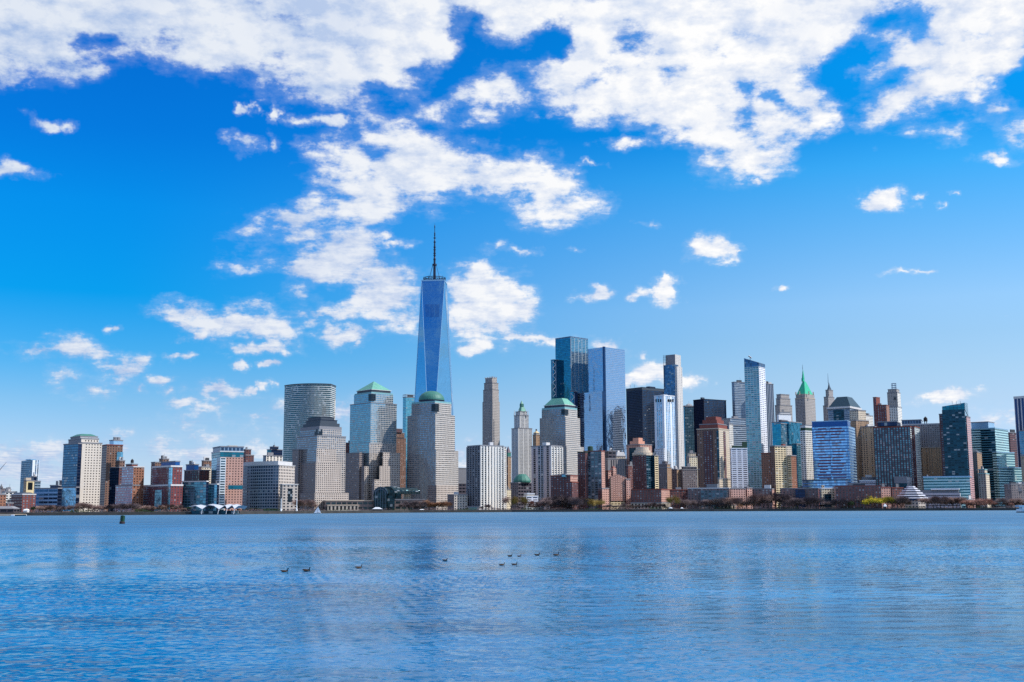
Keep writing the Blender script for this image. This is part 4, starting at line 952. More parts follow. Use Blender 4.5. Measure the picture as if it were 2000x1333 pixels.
for i in range(7):
    t = (i + .5) / 7; h = 7.0 - 9.5 * abs(t - .42); p0, p1 = a_ + e * L * (t - .055) , a_ + e * L * (t + .055)
    q = MB(); q.prism([tuple(p0 + nn), tuple(p1 + nn), tuple(p1 - nn * 3), tuple(p0 - nn * 3)], GZ + 12, z + max(.8, h), 'brick_pink'); q.build('pier', r)
B('grey_columned_building', 'grey masonry building with tall columns behind the zigzag brick building', 'building', 1900, [
    ('wall', 1180.5, 1187, 1224, 897, ['grey_masonry', 'grey_cols'], W(th=26)), ('attic', 1181, 1188, 1203, 882, 'slab_dark', W(on=True, dy=4, th=26))], roofkit=1)
r, o = B('peaked_building', 'white-topped building with a slanting attic behind the zigzag brick building', 'building', 1980, [('wall', 1200, 1203, 1222, 892, ['beige', 'beige'], W(th=22)), ('roof', 1201, 1204, 1221.5, 883, 'trim_light', W(on=True, shape='frustum', k=.7, th=22)), ('lantern', 1205, 1207, 1210, 880.5, 'trim_light', W(on=True, dy=4, cornice=False))])
r, o = B('stepped_pink_tower', 'terracotta pink tower with a stepped gable and dark glass centre', 'skyscraper', 1900, [
    ('tower', 1223.5, 1250, 1273, 869, ['brick_pink', 'brick_pink'], W(th=40)),
    ('gable', 1230, 1247, 1259, 861.5, 'pink_stone', W(on=True, dy=4, cornice=False)), ('gable', 1236, 1247, 1255, 855.5, 'pink_stone', W(on=True, dy=8, cornice=False))])
q = MB(); f = o[0][0]; a_, b_ = Vector(f[3]), Vector(f[0]); e = (b_ - a_).normalized(); nn = Vector((e.y, -e.x)); L = (b_ - a_).length
p0, p1 = a_ + e * L * .22 + nn * .6, a_ + e * L * .9 + nn * .6
q.prism([tuple(p0), tuple(p1), tuple(p1 - nn), tuple(p0 - nn)], GZ, zat(1240, 874.5, 1900), 'teal_dark'); q.build('glass_bay', r)
r, o = B('round_topped_brick_tower', 'dark red brick tower with a round stepped crown and a glassy right side', 'apartment tower', 1720, [
    ('tower', 1235.5, 1262, 1284.5, 889.5, ['brick_dark', 'teal_dark'], W(th=46, trim='trim_tan')),
    ('side_strip', 1274, 1278.5, 1285.5, 890.5, ['teal_dark', 'cream_balcony'], W(dy=6, th=46))])
f = o[0][0]; cx_ = sum(p[0] for p in f) / 4; cy_ = sum(p[1] for p in f) / 4; z = o[0][2]
q = MB(); q.lathe((cx_ - 4, cy_), [(0, z), (15, z), (15, z + 3), (12.5, z + 3), (12, z + 6.5), (10, z + 6.5), (9.5, z + 11), (0, z + 11.5)], 'trim_tan', 20, smooth=False); q.build('crown', r)
B('red_side_block', 'narrow brick tower with small white windows left of the round-topped brick tower', 'building', 1800, [('wall', 1223, 1227, 1240, 910, ['brick_red', 'river_brick'])])
B('low_brick_block', 'low dark red brick block with a sunlit orange end below the round-topped brick tower', 'apartment block', 1660, [
    ('wall', 1233, 1291.5, 1308.5, 957, ['river_brick', 'brick_pink'], W(th=62, trim='trim_red')), ('arcade_base', 1232, 1292, 1310, 983, ['arcade', 'arcade'], W(dy=-5, th=62))])
B('deco_tower', 'brown art deco tower with rounded sunlit shoulders behind the low brick block', 'skyscraper', 1880, [
    ('tower', 1284, 1303, 1311.5, 914, ['grey_masonry', 'tan_masonry'], W(th=55)), ('setback', 1287, 1303, 1309.5, 907.5, ['grey_masonry', 'tan_masonry'], W(on=True, dy=4, th=55)), ('crown', 1293, 1300, 1305, 902.5, 'grey_masonry', W(on=True, dy=8, th=55))])
B('deco_annex', 'lower brown masonry tower right of the art deco tower with rounded shoulders', 'building', 1900, [('tower', 1309, 1322, 1329, 918, ['grey_masonry', 'tan_masonry'], W(th=55))])
B('grey_office_block', 'grey masonry block with tall upper windows left of the brown twin-strip tower', 'building', 1900, [('wall', 1329, 1333, 1362, 918, ['grey_masonry', 'grey_masonry'], W(th=20)), ('attic', 1331, 1335, 1361, 913, ['slab_dark', 'slab_dark'], W(on=True, dy=5, th=20))], roofkit=1)
B('ornate_cream_building', 'ornate cream-topped building in the gap below the blue slab tower', 'building', 2100, [('wall', 1341, 1346, 1362, 893, ['grey_masonry', 'cream_portal'], W(th=20)), ('attic', 1343, 1347, 1359, 886, 'beige', W(on=True, dy=3, th=20))], roofkit=1)
r, o = B('red_capped_tower', 'tall brown and beige apartment tower with a stepped red crown', 'apartment tower', 1760, [
    ('tower', 1361, 1403.5, 1424, 838, ['brick_brown', 'beige'], W(th=58, trim='trim_tan')),
    ('setback', 1366, 1402, 1420, 829, 'trim_red', W(on=True, dy=6, th=58)),
    ('crown', 1372, 1400, 1413.5, 820, 'trim_red', W(on=True, dy=9, th=58, cornice=False)), ('crown', 1378, 1398, 1409, 814, 'trim_red', W(on=True, dy=12, th=58, cornice=False)),
    ('base_wing', 1402, 1405, 1427, 936, ['beige', 'beige'], W(dy=-6, th=50))])
f = o[0][0]; a_, b_ = Vector(f[3]), Vector(f[0]); e = (b_ - a_).normalized(); nn = Vector((e.y, -e.x)); L = (b_ - a_).length
for t0, t1, mt in ((.30, .70, 'brick_dark'), (.90, 1.0, 'teal_dark')):
    q = MB(); p0, p1 = a_ + e * L * t0 + nn * .5, a_ + e * L * t1 + nn * .5; q.prism([tuple(p0), tuple(p1), tuple(p1 - nn), tuple(p0 - nn)], GZ, o[0][2] - 4, mt); q.build('window_bay', r)
a_, b_ = Vector(f[0]), Vector(f[1]); e = (b_ - a_).normalized(); nn = Vector((e.y, -e.x)); L = (b_ - a_).length
q = MB(); p0, p1 = a_ + e * L * .42 + nn * .5, a_ + e * L * .62 + nn * .5; q.prism([tuple(p0), tuple(p1), tuple(p1 - nn), tuple(p0 - nn)], GZ, o[0][2] - 4, 'brick_dark'); q.build('window_bay', r)
B('white_column_tower', 'narrow white column tower right behind the brown tower with the red crown', 'skyscraper', 2050, [('tower', 1418, 1424, 1431.5, 829, ['grey_rib', 'white_slim'])])
r, o = B('grey_ornate_tower', 'light grey bulky ornate tower left of the tall slanted glass tower', 'skyscraper', 2150, [
    ('tower', 1407, 1424, 1459, 831, ['grey_band', 'grey_band'], W(th=32)), ('upper', 1409, 1426, 1456, 818, ['limestone_dim', 'grey_band'], W(on=True, dy=5, th=32))], roofkit=1)
r, o = B('white_grid_building', 'small bright white building with rows of wide dark windows and a dark roof garden', 'building', 1760, [
    ('wall', 1425.5, 1428, 1459.5, 877, ['white_grid', 'white_grid'], W(th=8, trim='white')), ('roof_garden', 1429, 1431, 1459, 871, 'dark_green', W(on=True, dy=3, th=8, cornice=False)), ('roof_garden', 1449, 1451, 1459, 863, 'dark_green', W(on=True, dy=9, th=8, cornice=False))])
B('grey_banded_tower', 'grey horizontally banded tower half hidden left of the tall slanted glass tower', 'skyscraper', 2450, [('tower', 1429, 1434, 1462, 747, ['grey_band', 'grey_band'], W(th=24))])
B('grey_striped_tower', 'thin dark grey vertically striped tower right of the tall slanted glass tower', 'skyscraper', 2450, [('tower', 1488, 1492, 1510.5, 750.5, ['grey_rib', 'grey_rib'], W(th=24))])
r, o = B('slanted_glass_tower', 'tall pale glass apartment tower with a slanted open top and white floor bands', 'skyscraper', 1950, [
    ('tower', 1453.5, 1482, 1494, 716, ['fifty_west', 'white_grid'], W(th=56, cornice=False)),
    ('crown', 1453.5, 1482, 1494, 708.5, ['slim_glass', 'slim_glass'], W(on=True, th=56, yr=712, yl=700, cornice=False))])
q = MB(); p = at(1465, 700, 1972); q.tube((p.x, p.y, p.z - 4), (p.x, p.y, p.z + 2), .5, .5, 'steel_dark', 5); q.tube((p.x - 2.5, p.y, p.z + 4), (p.x + 2.8, p.y, p.z), 1.2, .8, 'steel_dark', 6); q.build('rooftop_crane', r)
B('setback_tower', 'pinkish art deco tower with an arched window high up', 'skyscraper', 2350, [
    ('tower', 1513.5, 1523, 1547, 792, ['limestone', 'limestone'], W(th=34)), ('setback', 1515.5, 1524, 1543.5, 779, ['limestone', 'limestone'], W(on=True, dy=4, th=34)), ('crown', 1516.5, 1525, 1541.5, 771, ['limestone', 'limestone'], W(on=True, dy=7, th=34))])
B('white_box_building', 'plain white boxy building top with a curved roof line below the pinkish deco tower', 'building', 2100, [('wall', 1517.5, 1521, 1545, 810, 'white', W(th=22)), ('penthouse', 1521, 1524, 1543, 806, 'trim_light', W(on=True, dy=6, th=22))])
r, o = B('green_spired_tower', 'brown stone tower with a tall bright green pyramid spire', 'skyscraper', 2450, [
    ('tower', 1552.8, 1572, 1592, 778, ['limestone_dim', 'limestone'], W(th=44, cornice=True, trim='trim_tan')),
    ('attic', 1554, 1572, 1590.5, 769.5, ['limestone_dim', 'limestone'], W(on=True, dy=3, th=44, cornice=False)),
    ('roof', 1554.8, 1571.3, 1586.5, 744, 'copper_bright', W(on=True, dy=6, shape='frustum', k=.2, th=44)),
    ('lantern', 1565.2, 1568.4, 1571.2, 739, 'copper_bright', W(on=True, dy=20, th=44, cornice=False)),
    ('spire', 1565.4, 1568, 1570.6, 722, 'copper_bright', W(on=True, dy=20, shape='frustum', k=.15, th=44))])
spike(r, 1567.6, 712, 722, 2474, .5, .15)
for x0, yt in ((1554.5, 766), (1588.5, 766), (1562, 764.5), (1580, 764.5)): spike(r, x0, yt, 772, 2456, 1.6, 1.2, 'trim_tan', 'turret', 4)
r, o = B('needle_spired_tower', 'slender stepped stone tower ending in a dark needle spire', 'skyscraper', 2500, [
    ('tower', 1607.5, 1617, 1631, 793, ['limestone_dim', 'limestone_dim']), ('shaft', 1609, 1617.5, 1629.5, 776, ['limestone_dim', 'limestone_dim'], W(on=True, dy=3)),
    ('setback', 1612.3, 1618.5, 1626.8, 762.5, ['limestone_dim', 'limestone_dim'], W(on=True, dy=6)), ('crown', 1615, 1618.6, 1624, 756, 'slate', W(on=True, dy=9, shape='frustum', k=.5)), ('spire', 1616.6, 1618.6, 1621, 748, 'slate', W(on=True, dy=11, shape='frustum', k=.2))])
spike(r, 1617.6, 729, 749, 2513, .6, .15)
r, o = B('mansard_tower', 'broad tower with a dark teal mansard roof and pale cornice', 'skyscraper', 2250, [
    ('tower', 1617, 1660, 1681.5, 797.5, ['grey_band', 'grey_band'], W(th=54, cornice=False)), ('cornice_band', 1614.5, 1660, 1683, 793.5, 'trim_light', W(on=True, dy=-4, th=54, cornice=False)),
    ('roof', 1617, 1660, 1681, 773, 'mansard', W(on=True, dy=3, shape='frustum', k=.46, th=54))])
q = MB(); f = o[0][0]; a_, b_ = Vector(f[3]), Vector(f[0]); e = (b_ - a_).normalized(); nn = Vector((e.y, -e.x)); L = (b_ - a_).length
p0, p1 = a_ + e * L * .25 + nn * .6, a_ + e * L * .72 + nn * .6; q.prism([tuple(p0), tuple(p1), tuple(p1 - nn), tuple(p0 - nn)], GZ, zat(1640, 800, 2250), 'teal_dark'); q.build('glass_bay', r)
r, o = B('faceted_teal_building', 'deep teal glass building with a zigzag facade behind the orange apartment tower', 'building', 1900, [
    ('tower', 1507.5, 1540, 1566, 824.5, ['teal_faceted', 'teal_faceted'], W(th=48)), ('front_facet', 1516, 1525, 1538, 828, ['teal_faceted', 'steel_blue_glass'], W(dy=-14, th=48)),
    ('right_facet', 1548, 1556, 1571, 868, ['teal_faceted', 'pale_blue_glass'], W(dy=-6, th=40)), ('rooftop_unit', 1521, 1526, 1538, 821.5, 'tank_wood', W(z0=None, dy=12))])
B('white_slim_building', 'slim white tower with square dark windows left of the blue and red banded glass block', 'building', 1860, [
    ('tower', 1562.5, 1572.5, 1590, 843, ['white_slim', 'white_slim'], W(th=40, trim='white')), ('green_band', 1563, 1572.8, 1589, 835.5, 'dark_green', W(on=True, th=40, cornice=False, dy=1)), ('crown', 1563, 1572.8, 1588.5, 831, 'trim_light', W(on=True, th=40, dy=1))])
r, o = B('orange_apartment_tower', 'orange brick and cream balcony apartment tower at the foot of the slanted glass tower', 'apartment tower', 1700, [
    ('left_wing', 1486.5, 1504, 1518, 886, ['brick_orange', 'brick_dark'], W(dy=8, th=48, trim='trim_red')),
    ('tower', 1503, 1513, 1545.5, 872, ['brick_brown', 'cream_balcony'], W(th=32)),
    ('right_wing', 1538, 1545, 1555, 891, ['cream_balcony', 'brick_orange'], W(dy=6, th=44)),
    ('penthouse', 1525, 1529, 1534, 867.5, 'trim_red', W(z0=None, dy=10, cornice=False))])
q = MB(); f = o[1][0]; a_, b_ = Vector(f[0]), Vector(f[1]); e = (b_ - a_).normalized(); nn = Vector((e.y, -e.x)); L = (b_ - a_).length
p0, p1 = a_ + e * L * .68 + nn * .6, a_ + e * L * 1.0 + nn * .6; q.prism([tuple(p0), tuple(p1), tuple(p1 - nn), tuple(p0 - nn)], GZ, o[1][2] - 1, 'beige'); q.build('window_bay', r)
r, o = B('blue_banded_block', 'wide bright blue glass block with thin dark red floor bands', 'building', 1750, [
    ('tower', 1585.5, 1657, 1669.5, 832, ['ritz_blue', 'ritz_side'], W(th=64, cornice=False)),
    ('crown', 1585.5, 1655, 1660.5, 822.5, 'royal_blue', W(dy=1, th=66, on=True, trim='pale_blue', ch=1)),
    ('podium', 1567, 1655, 1668, 938, ['ritz_blue', 'navy'], W(dy=-12, th=64, trim='trim_dark'))])
# the dark red spandrels: alternating short strips on the left face
f = o[0][0]; a_, b_ = Vector(f[3]), Vector(f[0]); e = (b_ - a_).normalized(); nn = Vector((e.y, -e.x)); L = (b_ - a_).length; rnd = random.Random(3)
plain('dark_red', (110, 44, 62), .5)
q = MB(); H = o[0][2] - GZ; nfl = int(H / 4.3)
for k in range(3, nfl):
    z_ = GZ + (k + .08) * H / nfl
    for (t0, t1) in ((.12, .45), (.5, .85)):
        t0 += rnd.uniform(-.05, .06); t1 += rnd.uniform(-.12, .05)
        p0, p1 = a_ + e * L * t0 + nn * .4, a_ + e * L * t1 + nn * .4
        q.prism([tuple(p0), tuple(p1), tuple(p1 - nn * .6), tuple(p0 - nn * .6)], z_, z_ + 1.5, 'dark_red', roof='dark_red')
q.build('red_spandrels', r)
r, o = B('tan_masonry_block', 'massive tan and brown masonry office building with long vertical window bays', 'building', 1900, [
    ('wall', 1655, 1708, 1712, 834, ['tan_shade_lift', 'tan_shade_lift'], W(th=62)),
    ('upper', 1659, 1676, 1691, 802, ['beige', 'beige'], W(dy=12, th=40)), ('shoulder', 1660, 1672, 1697, 822, ['tan_masonry', 'tan_masonry'], W(dy=6, th=30)),
    ('rooftop_unit', 1692, 1695, 1706, 829, 'trim_light', W(dy=14, z0=None, cornice=False))])
B('red_brick_stack', 'plain red brick tower of two heights beside the white deco tower', 'skyscraper', 2200, [
    ('left_block', 1705, 1711, 1718.5, 777, ['brick_red', 'trim_red'], W(dy=8, trim='trim_red')), ('tower', 1708.5, 1731, 1736.5, 792, ['brick_red', 'brick_orange'], W(th=62, trim='trim_red'))])
r, o = B('white_deco_tower', 'white art deco tower with three arched windows and a steel frame on top', 'skyscraper', 2350, [
    ('tower', 1731.5, 1753, 1761, 795, ['white_slim', 'white_slim'], W(th=58)), ('shaft', 1732.5, 1752.5, 1758.5, 767, ['limestone', 'white_slim'], W(on=True, dy=4, th=58)), ('crown', 1734, 1751, 1756.5, 761, ['limestone', 'limestone'], W(on=True, dy=7, th=58))])
p = at(1746, 760, 2380); q = MB()
for dx in (-3.4, 3.4):
    for dy in (-3, 3): q.tube((p.x + dx, p.y + dy, p.z - 2), (p.x + dx, p.y + dy, p.z + 10.5), .5, .5, 'steel_mid', 4)
for dz in (2, 6.5, 10.5): q.box(p.x - 4.2, p.x + 4.2, p.y - 3.6, p.y + 3.6, p.z + dz, p.z + dz + .9, 'steel_mid')
q.build('steel_frame', r)
for x0 in (1737, 1742.5, 1748):
    a_ = at(x0, 776, 2350 + (1753 - x0) * 1.35 - 1.4); q = MB(); q.box(a_.x - 1.6, a_.x + 1.6, a_.y, a_.y + 1, zat(x0, 781.5, a_.y), a_.z, 'notch_glass'); q.build('arched_window', r)
r, o = B('brown_office_block', 'wide brown masonry office block with a roof tank left of the dark teal tower', 'building', 1880, [
    ('lower_wall', 1762, 1842, 1845, 875, ['tan_shade_lift', 'tan_shade_lift'], W(th=67, ch=1.5, trim='trim_tan')), ('wall', 1762, 1842, 1845, 829, ['limestone_dim', 'limestone_dim'], W(on=True, th=67, ch=2, trim='trim_light')), ('screen', 1761, 1799, 1802, 821, 'fence_top', W(on=True, dy=14, th=67))])
p = at(1808, 828, 1900); water_tank(r, p.x, p.y, p.z, 1.5)
plain('light_cornice', (196, 186, 176))
r, o = B('dark_blue_brick_block', 'broad dark blue and maroon glazed block with white balconies on its right side', 'building', 1760, [
    ('wall', 1705.5, 1777.5, 1790, 834.5, ['brickblue', 'balcony_light'], W(th=66, trim='trim_red', ch=1.8)),
    ('right_wing', 1779, 1786, 1796, 834, ['brick_red', 'balcony_light'], W(dy=16, th=60, trim='trim_red')), ('penthouse', 1714, 1752, 1759, 824.5, 'navy', W(on=True, dy=9, th=66))])
r, o = B('dark_teal_tower', 'dark teal glass tower with a slanted top at the right', 'skyscraper', 1720, [
    ('tower', 1839.5, 1884, 1890, 800, ['teal_dark', 'pale_blue_glass'], W(th=67, cornice=False)),
    ('crown', 1839.5, 1884, 1890, 787, 'teal_block', W(on=True, th=67, cornice=False, yr=788, yl=794.5)),
    ('balcony_wing', 1881, 1887.5, 1895, 814, ['navy', 'balcony_red'], W(dy=12, th=58)),
    ('left_strip', 1834, 1842, 1846, 810, ['brick_dark', 'brick_dark'], W(dy=22, th=58))])
for x0 in (1860, 1868, 1876): spike(r, x0, 783.5, 790, 1740, .2, .2)
B('banded_podium', 'low podium block with pale horizontal bands below the dark teal tower', 'building', 1690, [('wall', 1803, 1894, 1899, 932, ['teal_band', 'balcony_red'], W(th=66, trim='pale_blue', ch=1.6)), ('brick_end', 1802, 1812, 1820, 936, ['brick_red', 'brick_red'], W(dy=29, th=60))])
r, o = B('sunlit_masonry_tower', 'narrow brown masonry tower with a sunlit golden edge right of the dark teal tower', 'building', 1820, [
    ('tower', 1890, 1908, 1917, 884, ['grey_masonry', 'tan_masonry'], W(th=60)), ('crown', 1893, 1907, 1913, 878, 'slate', W(on=True, dy=3, th=60, shape='frustum', k=.6))])
B('cream_masonry_building', 'lower cream masonry building with green roof edge right of the sunlit brown tower', 'building', 1780, [('wall', 1910, 1925, 1932, 926, ['limestone_dim', 'beige'], W(th=60, trim='trim_teal')), ('setback', 1911, 1923, 1928, 918, ['limestone_dim', 'beige'], W(on=True, dy=3, th=60, trim='trim_teal'))])
r, o = B('stepped_teal_building', 'big teal banded glass building stepping down to the right', 'skyscraper', 1880, [
    ('tower', 1893, 1943, 1968.5, 837, ['teal_band', 'teal_band'], W(th=50, trim='pale_blue')),
    ('right_step', 1938, 1946, 1981, 884, ['teal_band', 'teal_band'], W(dy=-4, th=38, trim='pale_blue')), ('right_base', 1946, 1950, 1996, 914, ['teal_band', 'teal_band'], W(dy=-9, th=32, trim='pale_blue')),
    ('penthouse', 1896.5, 1930, 1942, 825, 'pale_blue', W(dy=8, z0=None, th=50))])
q = MB(); f = o[0][0]; a_, b_ = Vector(f[3]), Vector(f[0]); e = (b_ - a_).normalized(); nn = Vector((e.y, -e.x)); L = (b_ - a_).length
p0, p1 = a_ + e * L * .45 + nn * 1.2, a_ + e * L * .99 + nn * 1.2; q.prism([tuple(p0), tuple(p1), tuple(p1 - nn * 2), tuple(p0 - nn * 2)], GZ, zat(1930, 838.5, 1880), 'teal_band_dark'); q.build('dark_bay', r)
B('brown_banded_tower', 'reddish brown banded office building behind the stepped teal building', 'building', 2150, [('wall', 1966, 1972, 1999, 846, ['brown_band', 'brown_band'], W(th=30))])
B('dark_striped_tower', 'tall dark tower with pale vertical stripes cut by the right edge of the photo', 'skyscraper', 2000, [('tower', 1980, 2014, 2050, 777, ['stripe_tower', 'stripe_tower'], W(th=42, ch=4, trim='trim_light'))])
B('grey_glass_slab', 'narrow pale glass slab at the right edge below the dark striped tower', 'building', 1850, [('tower', 1990, 2010, 2030, 842, ['mirror_grey', 'mirror_grey'])])
r, o = B('stone_terminal', 'low old stone building with small round domes at the right edge behind the trees', 'building', 1650, [('wall', 1961, 1975, 2030, 947, ['grey_masonry', 'grey_masonry'], W(th=20))])
for x0 in (1979, 1989, 1997):
    p = at(x0, 944, 1672); q = MB(); q.lathe((p.x, p.y), [(2.6, p.z - 4), (2.6, p.z - 1), (1.9, p.z + 1), (0, p.z + 2)], 'trim_teal', 10); q.build('roof_dome', r)
q = MB(); p = at(1984, 952, 1660); q.face([(p.x - 7, p.y - 6, p.z - 6), (p.x + 7, p.y - 6, p.z - 6), (p.x, p.y - 6, p.z + 3)], 'trim_grey'); q.face([(p.x - 7, p.y - 6, p.z - 6), (p.x, p.y - 6, p.z + 3), (p.x, p.y + 8, p.z + 3), (p.x - 7, p.y + 8, p.z - 6)], 'slate'); q.face([(p.x, p.y - 6, p.z + 3), (p.x + 7, p.y - 6, p.z - 6), (p.x + 7, p.y + 8, p.z - 6), (p.x, p.y + 8, p.z + 3)], 'slate'); q.build('gable', r)

# ---------------- the low waterfront row
Bt = 'waterfront block'
B('waterfront_block', 'low dark red waterfront block right of the sunlit orange end', Bt, 1690, [('wall', 1306, 1309, 1344, 958, ['river_brick', 'river_brick'], W(th=6))], roofkit=1, trim='trim_red')
B('waterfront_block', 'grey and teal waterfront block with a sunlit pink arcaded end', Bt, 1650, [
    ('wall', 1343, 1424, 1432, 954.5, ['river_grey', 'river_grey'], W(th=70, trim='trim_light')), ('glass_front', 1368, 1420, 1425, 958, ['river_teal', 'river_teal'], W(dy=-4, th=72, cornice=False)),
    ('sunlit_end', 1424, 1427, 1456, 955, ['river_pink', 'river_pink'], W(dy=6, th=16)), ('arcade_base', 1340, 1428, 1460, 988, ['arcade', 'arcade'], W(dy=-9, th=60))], roofkit=2)
B('waterfront_block', 'narrow pink brick waterfront block with rows of small windows beside the teal one', Bt, 1670, [('wall', 1454, 1459, 1469, 954, ['river_brick', 'river_pink'], W(th=30))])
B('waterfront_block', 'dark brown waterfront block below the orange apartment tower', Bt, 1680, [('wall', 1467, 1508, 1518, 956, ['river_grey', 'river_pink'], W(th=70))], roofkit=1)
B('waterfront_block', 'long dark brown brick waterfront block below the white slim tower', Bt, 1690, [('wall', 1516, 1598, 1604, 955, ['river_grey', 'river_brick'], W(th=74)), ('dark_bay', 1553, 1572, 1574, 956, ['navy', 'navy'], W(dy=-2, th=74, cornice=False))], roofkit=2)
r, o = B('cream_portal_building', 'cream waterfront building shaped like a portal with a dark centre', Bt, 1670, [('wall', 1602.5, 1605, 1629.5, 955, ['cream_portal', 'cream_portal'], W(th=10, trim='white')), ('penthouse', 1604, 1606, 1610, 948, 'beige', W(on=True, th=10, dy=6, cornice=False))])
q = MB(); f = o[0][0]; a_, b_ = Vector(f[0]), Vector(f[1]); e = (b_ - a_).normalized(); nn = Vector((e.y, -e.x)); L = (b_ - a_).length
p0, p1 = a_ + e * L * .18 + nn * .5, a_ + e * L * .72 + nn * .5; q.prism([tuple(p0), tuple(p1), tuple(p1 - nn), tuple(p0 - nn)], GZ, zat(1612, 965, 1670), 'teal_dark'); q.build('dark_glazing', r)
B('waterfront_block', 'long dark red brick waterfront block behind the yellow tree', Bt, 1690, [('wall', 1628, 1712, 1721, 952.5, ['river_brick', 'river_pink'], W(th=76, trim='trim_red'))], roofkit=2)
B('waterfront_block', 'short pale pink waterfront block behind the yellow-green tree', Bt, 1680, [('wall', 1718, 1721, 1739, 953, ['river_pink', 'river_pink'], W(th=14, trim='trim_red'))])
B('waterfront_block', 'small red brick block between the pale pink block and the stepped pyramid roof', Bt, 1700, [('wall', 1738, 1742, 1764, 954, ['river_brick', 'river_brick'], W(th=14, trim='trim_red'))])
B('modern_white_building', 'low white modern building with a long window slot above the red waterfront blocks', 'building', 1780, [('wall', 1676, 1679, 1746, 940, ['trim_light', 'conc_museum'], W(th=6, trim='white')), ('upper_slab', 1682, 1684, 1740, 934, 'trim_grey', W(on=True, dy=14, th=6))])
B('grey_cube_building', 'grey cube building right of the low white modern building', 'building', 1740, [('wall', 1745, 1771, 1785, 932.5, ['teal_dark', 'trim_light'], W(th=56, cornice=True)), ('upper_slab', 1746, 1771, 1784, 931, ['trim_grey', 'trim_light'], W(dy=-1, yb=944, th=56, cornice=False))])

def hex_museum():
    Y = 1640; c = at(1781, 990, Y); root = empty('stepped_pyramid_museum', (c.x, Y, GZ)); tag(root, 'six-sided grey stone building under a stepped pyramid of pale rings by the water', 'museum')
    hexp = lambda r_, ph=0: [(c.x + r_ * math.cos(math.pi / 3 * i + R(-79) + ph), Y + r_ * math.sin(math.pi / 3 * i + R(-79) + ph)) for i in range(6)]
    s = Y / F; q = MB(); q.prism(hexp(25 * s), GZ, zat(1781, 975, Y), 'merc_right'); q.build('wall', root)
    ys = [974.5, 969.7, 965, 960.3, 956.3, 952.8]; rs = [31.5, 26.5, 22, 17.5, 13, 9]
    for i, (yy, rr) in enumerate(zip(ys, rs)):
        z_ = zat(1781, yy, Y)
        d = MB(); d.prism(hexp((rr - 3.5) * s), z_ - 2.3, z_ + .2, 'navy'); d.build('recess_ring', root)
        a = MB(); a.frustum(hexp(rr * s), z_ + .2, z_ + 1.9, (rr - 1.6) / rr, 'ring_grey'); a.build('roof_ring', root)
hex_museum()
r, o = B('grey_museum_wing', 'long low grey modern museum wing with a bright white roof edge', 'museum', 1670, [
    ('wall', 1790, 1875, 1889, 963, ['conc_museum', 'white'], W(th=68, cornice=False)), ('upper', 1792, 1872, 1881, 957, 'trim_grey', W(on=True, dy=3, th=68, cornice=False)),  # right end coloured white to stand in for sunlight on that face
    ('roof_edge', 1818, 1873, 1882, 954, 'white', W(on=True, dy=0, th=68, cornice=False))])
B('low_link_building', 'low dark grey building behind the bare trees beside the stepped pyramid roof', 'building', 1720, [('wall', 1800, 1806, 1880, 975, ['slab_dark', 'slab_dark'], W(th=6))])
B('brick_house', 'tiny orange-red brick building at the foot of the banded podium', 'building', 1650, [('wall', 1886, 1890, 1902, 977, ['brick_orange', 'brick_orange'])])
# a few far-off blocks that show as slivers in the gaps
for (x0, x1, x2, y, yy, mt, lb) in [(1540, 1546, 1556, 2600, 838, 'beige', 'far beige building top between the teal building and the white slim tower'),
        (1684, 1690, 1705, 2500, 812, 'white_slim', 'far pale building with rooftop plant left of the plain red brick tower'),
        (1759, 1765, 1800, 2500, 827, 'navy', 'far dark building behind the wide brown office block'),
        (895, 900, 912, 2500, 935, 'grey_masonry', 'far grey building in the gap right of the domed tower'),
        (1140, 1143, 1150, 2600, 880, 'grey_masonry', 'far grey building top beside the roof tank of the dark red tower'),
        (1880, 1895, 1900, 2300, 872, 'grey_masonry', 'far grey building sliver behind the balcony wing')]:
    B('office_building', lb, 'building', y, [('wall', x0, x1, x2, yy, [mt, mt])], roofkit=1)

# ================================================================== GROUND, WATER
SH = [(-1400, 1150), (-300, 1160), (0, 1180), (370, 1230), (600, 1400), (800, 1560), (1000, 1610), (1500, 1610), (2000, 1520), (2400, 1500), (3500, 1500)]
def shoreY(px):
    for (a, b), (c, d) in zip(SH, SH[1:]):
        if px <= c: return b + (d - b) * (px - a) / (c - a)
    return SH[-1][1]
shore = [(ray(px, 995)[0] * Y, Y) for px, Y in SH]
g = MB(); far = 40000
for (a, b) in zip(shore, shore[1:]):
    g.face([(a[0], a[1], GZ), (b[0], b[1], GZ), (b[0] * 1.0, 9000, GZ), (a[0] * 1.0, 9000, GZ)], 'ground')
g.face([(shore[0][0], 9000, GZ), (shore[-1][0], 9000, GZ), (far, far, GZ), (-far, far, GZ)], 'ground')
g.face([(shore[0][0], shore[0][1], GZ), (shore[0][0], 9000, GZ), (-far, far, GZ), (-far, 1000, GZ)], 'ground')
g.face([(shore[-1][0], shore[-1][1], GZ), (far, 1400, GZ), (far, far, GZ), (shore[-1][0], 9000, GZ)], 'ground')
tag(g.build('ground'), kind='structure')
e = MB()
for (a, b) in zip(shore, shore[1:]):
    e.face([(a[0], a[1] + .6, GZ + .012), (b[0], b[1] + .6, GZ + .012), (b[0], b[1] + 9, GZ + .012), (a[0], a[1] + 9, GZ + .012)], 'paving')
tag(e.build('esplanade'), kind='structure')
e = MB()
for (a, b) in zip(shore, shore[1:]):
    e.face([(a[0], a[1] + 9, GZ + .016), (b[0], b[1] + 9, GZ + .016), (b[0], b[1] + 42, GZ + .016), (a[0], a[1] + 42, GZ + .016)], 'grass')
tag(e.build('lawn'), kind='structure')
e = MB()
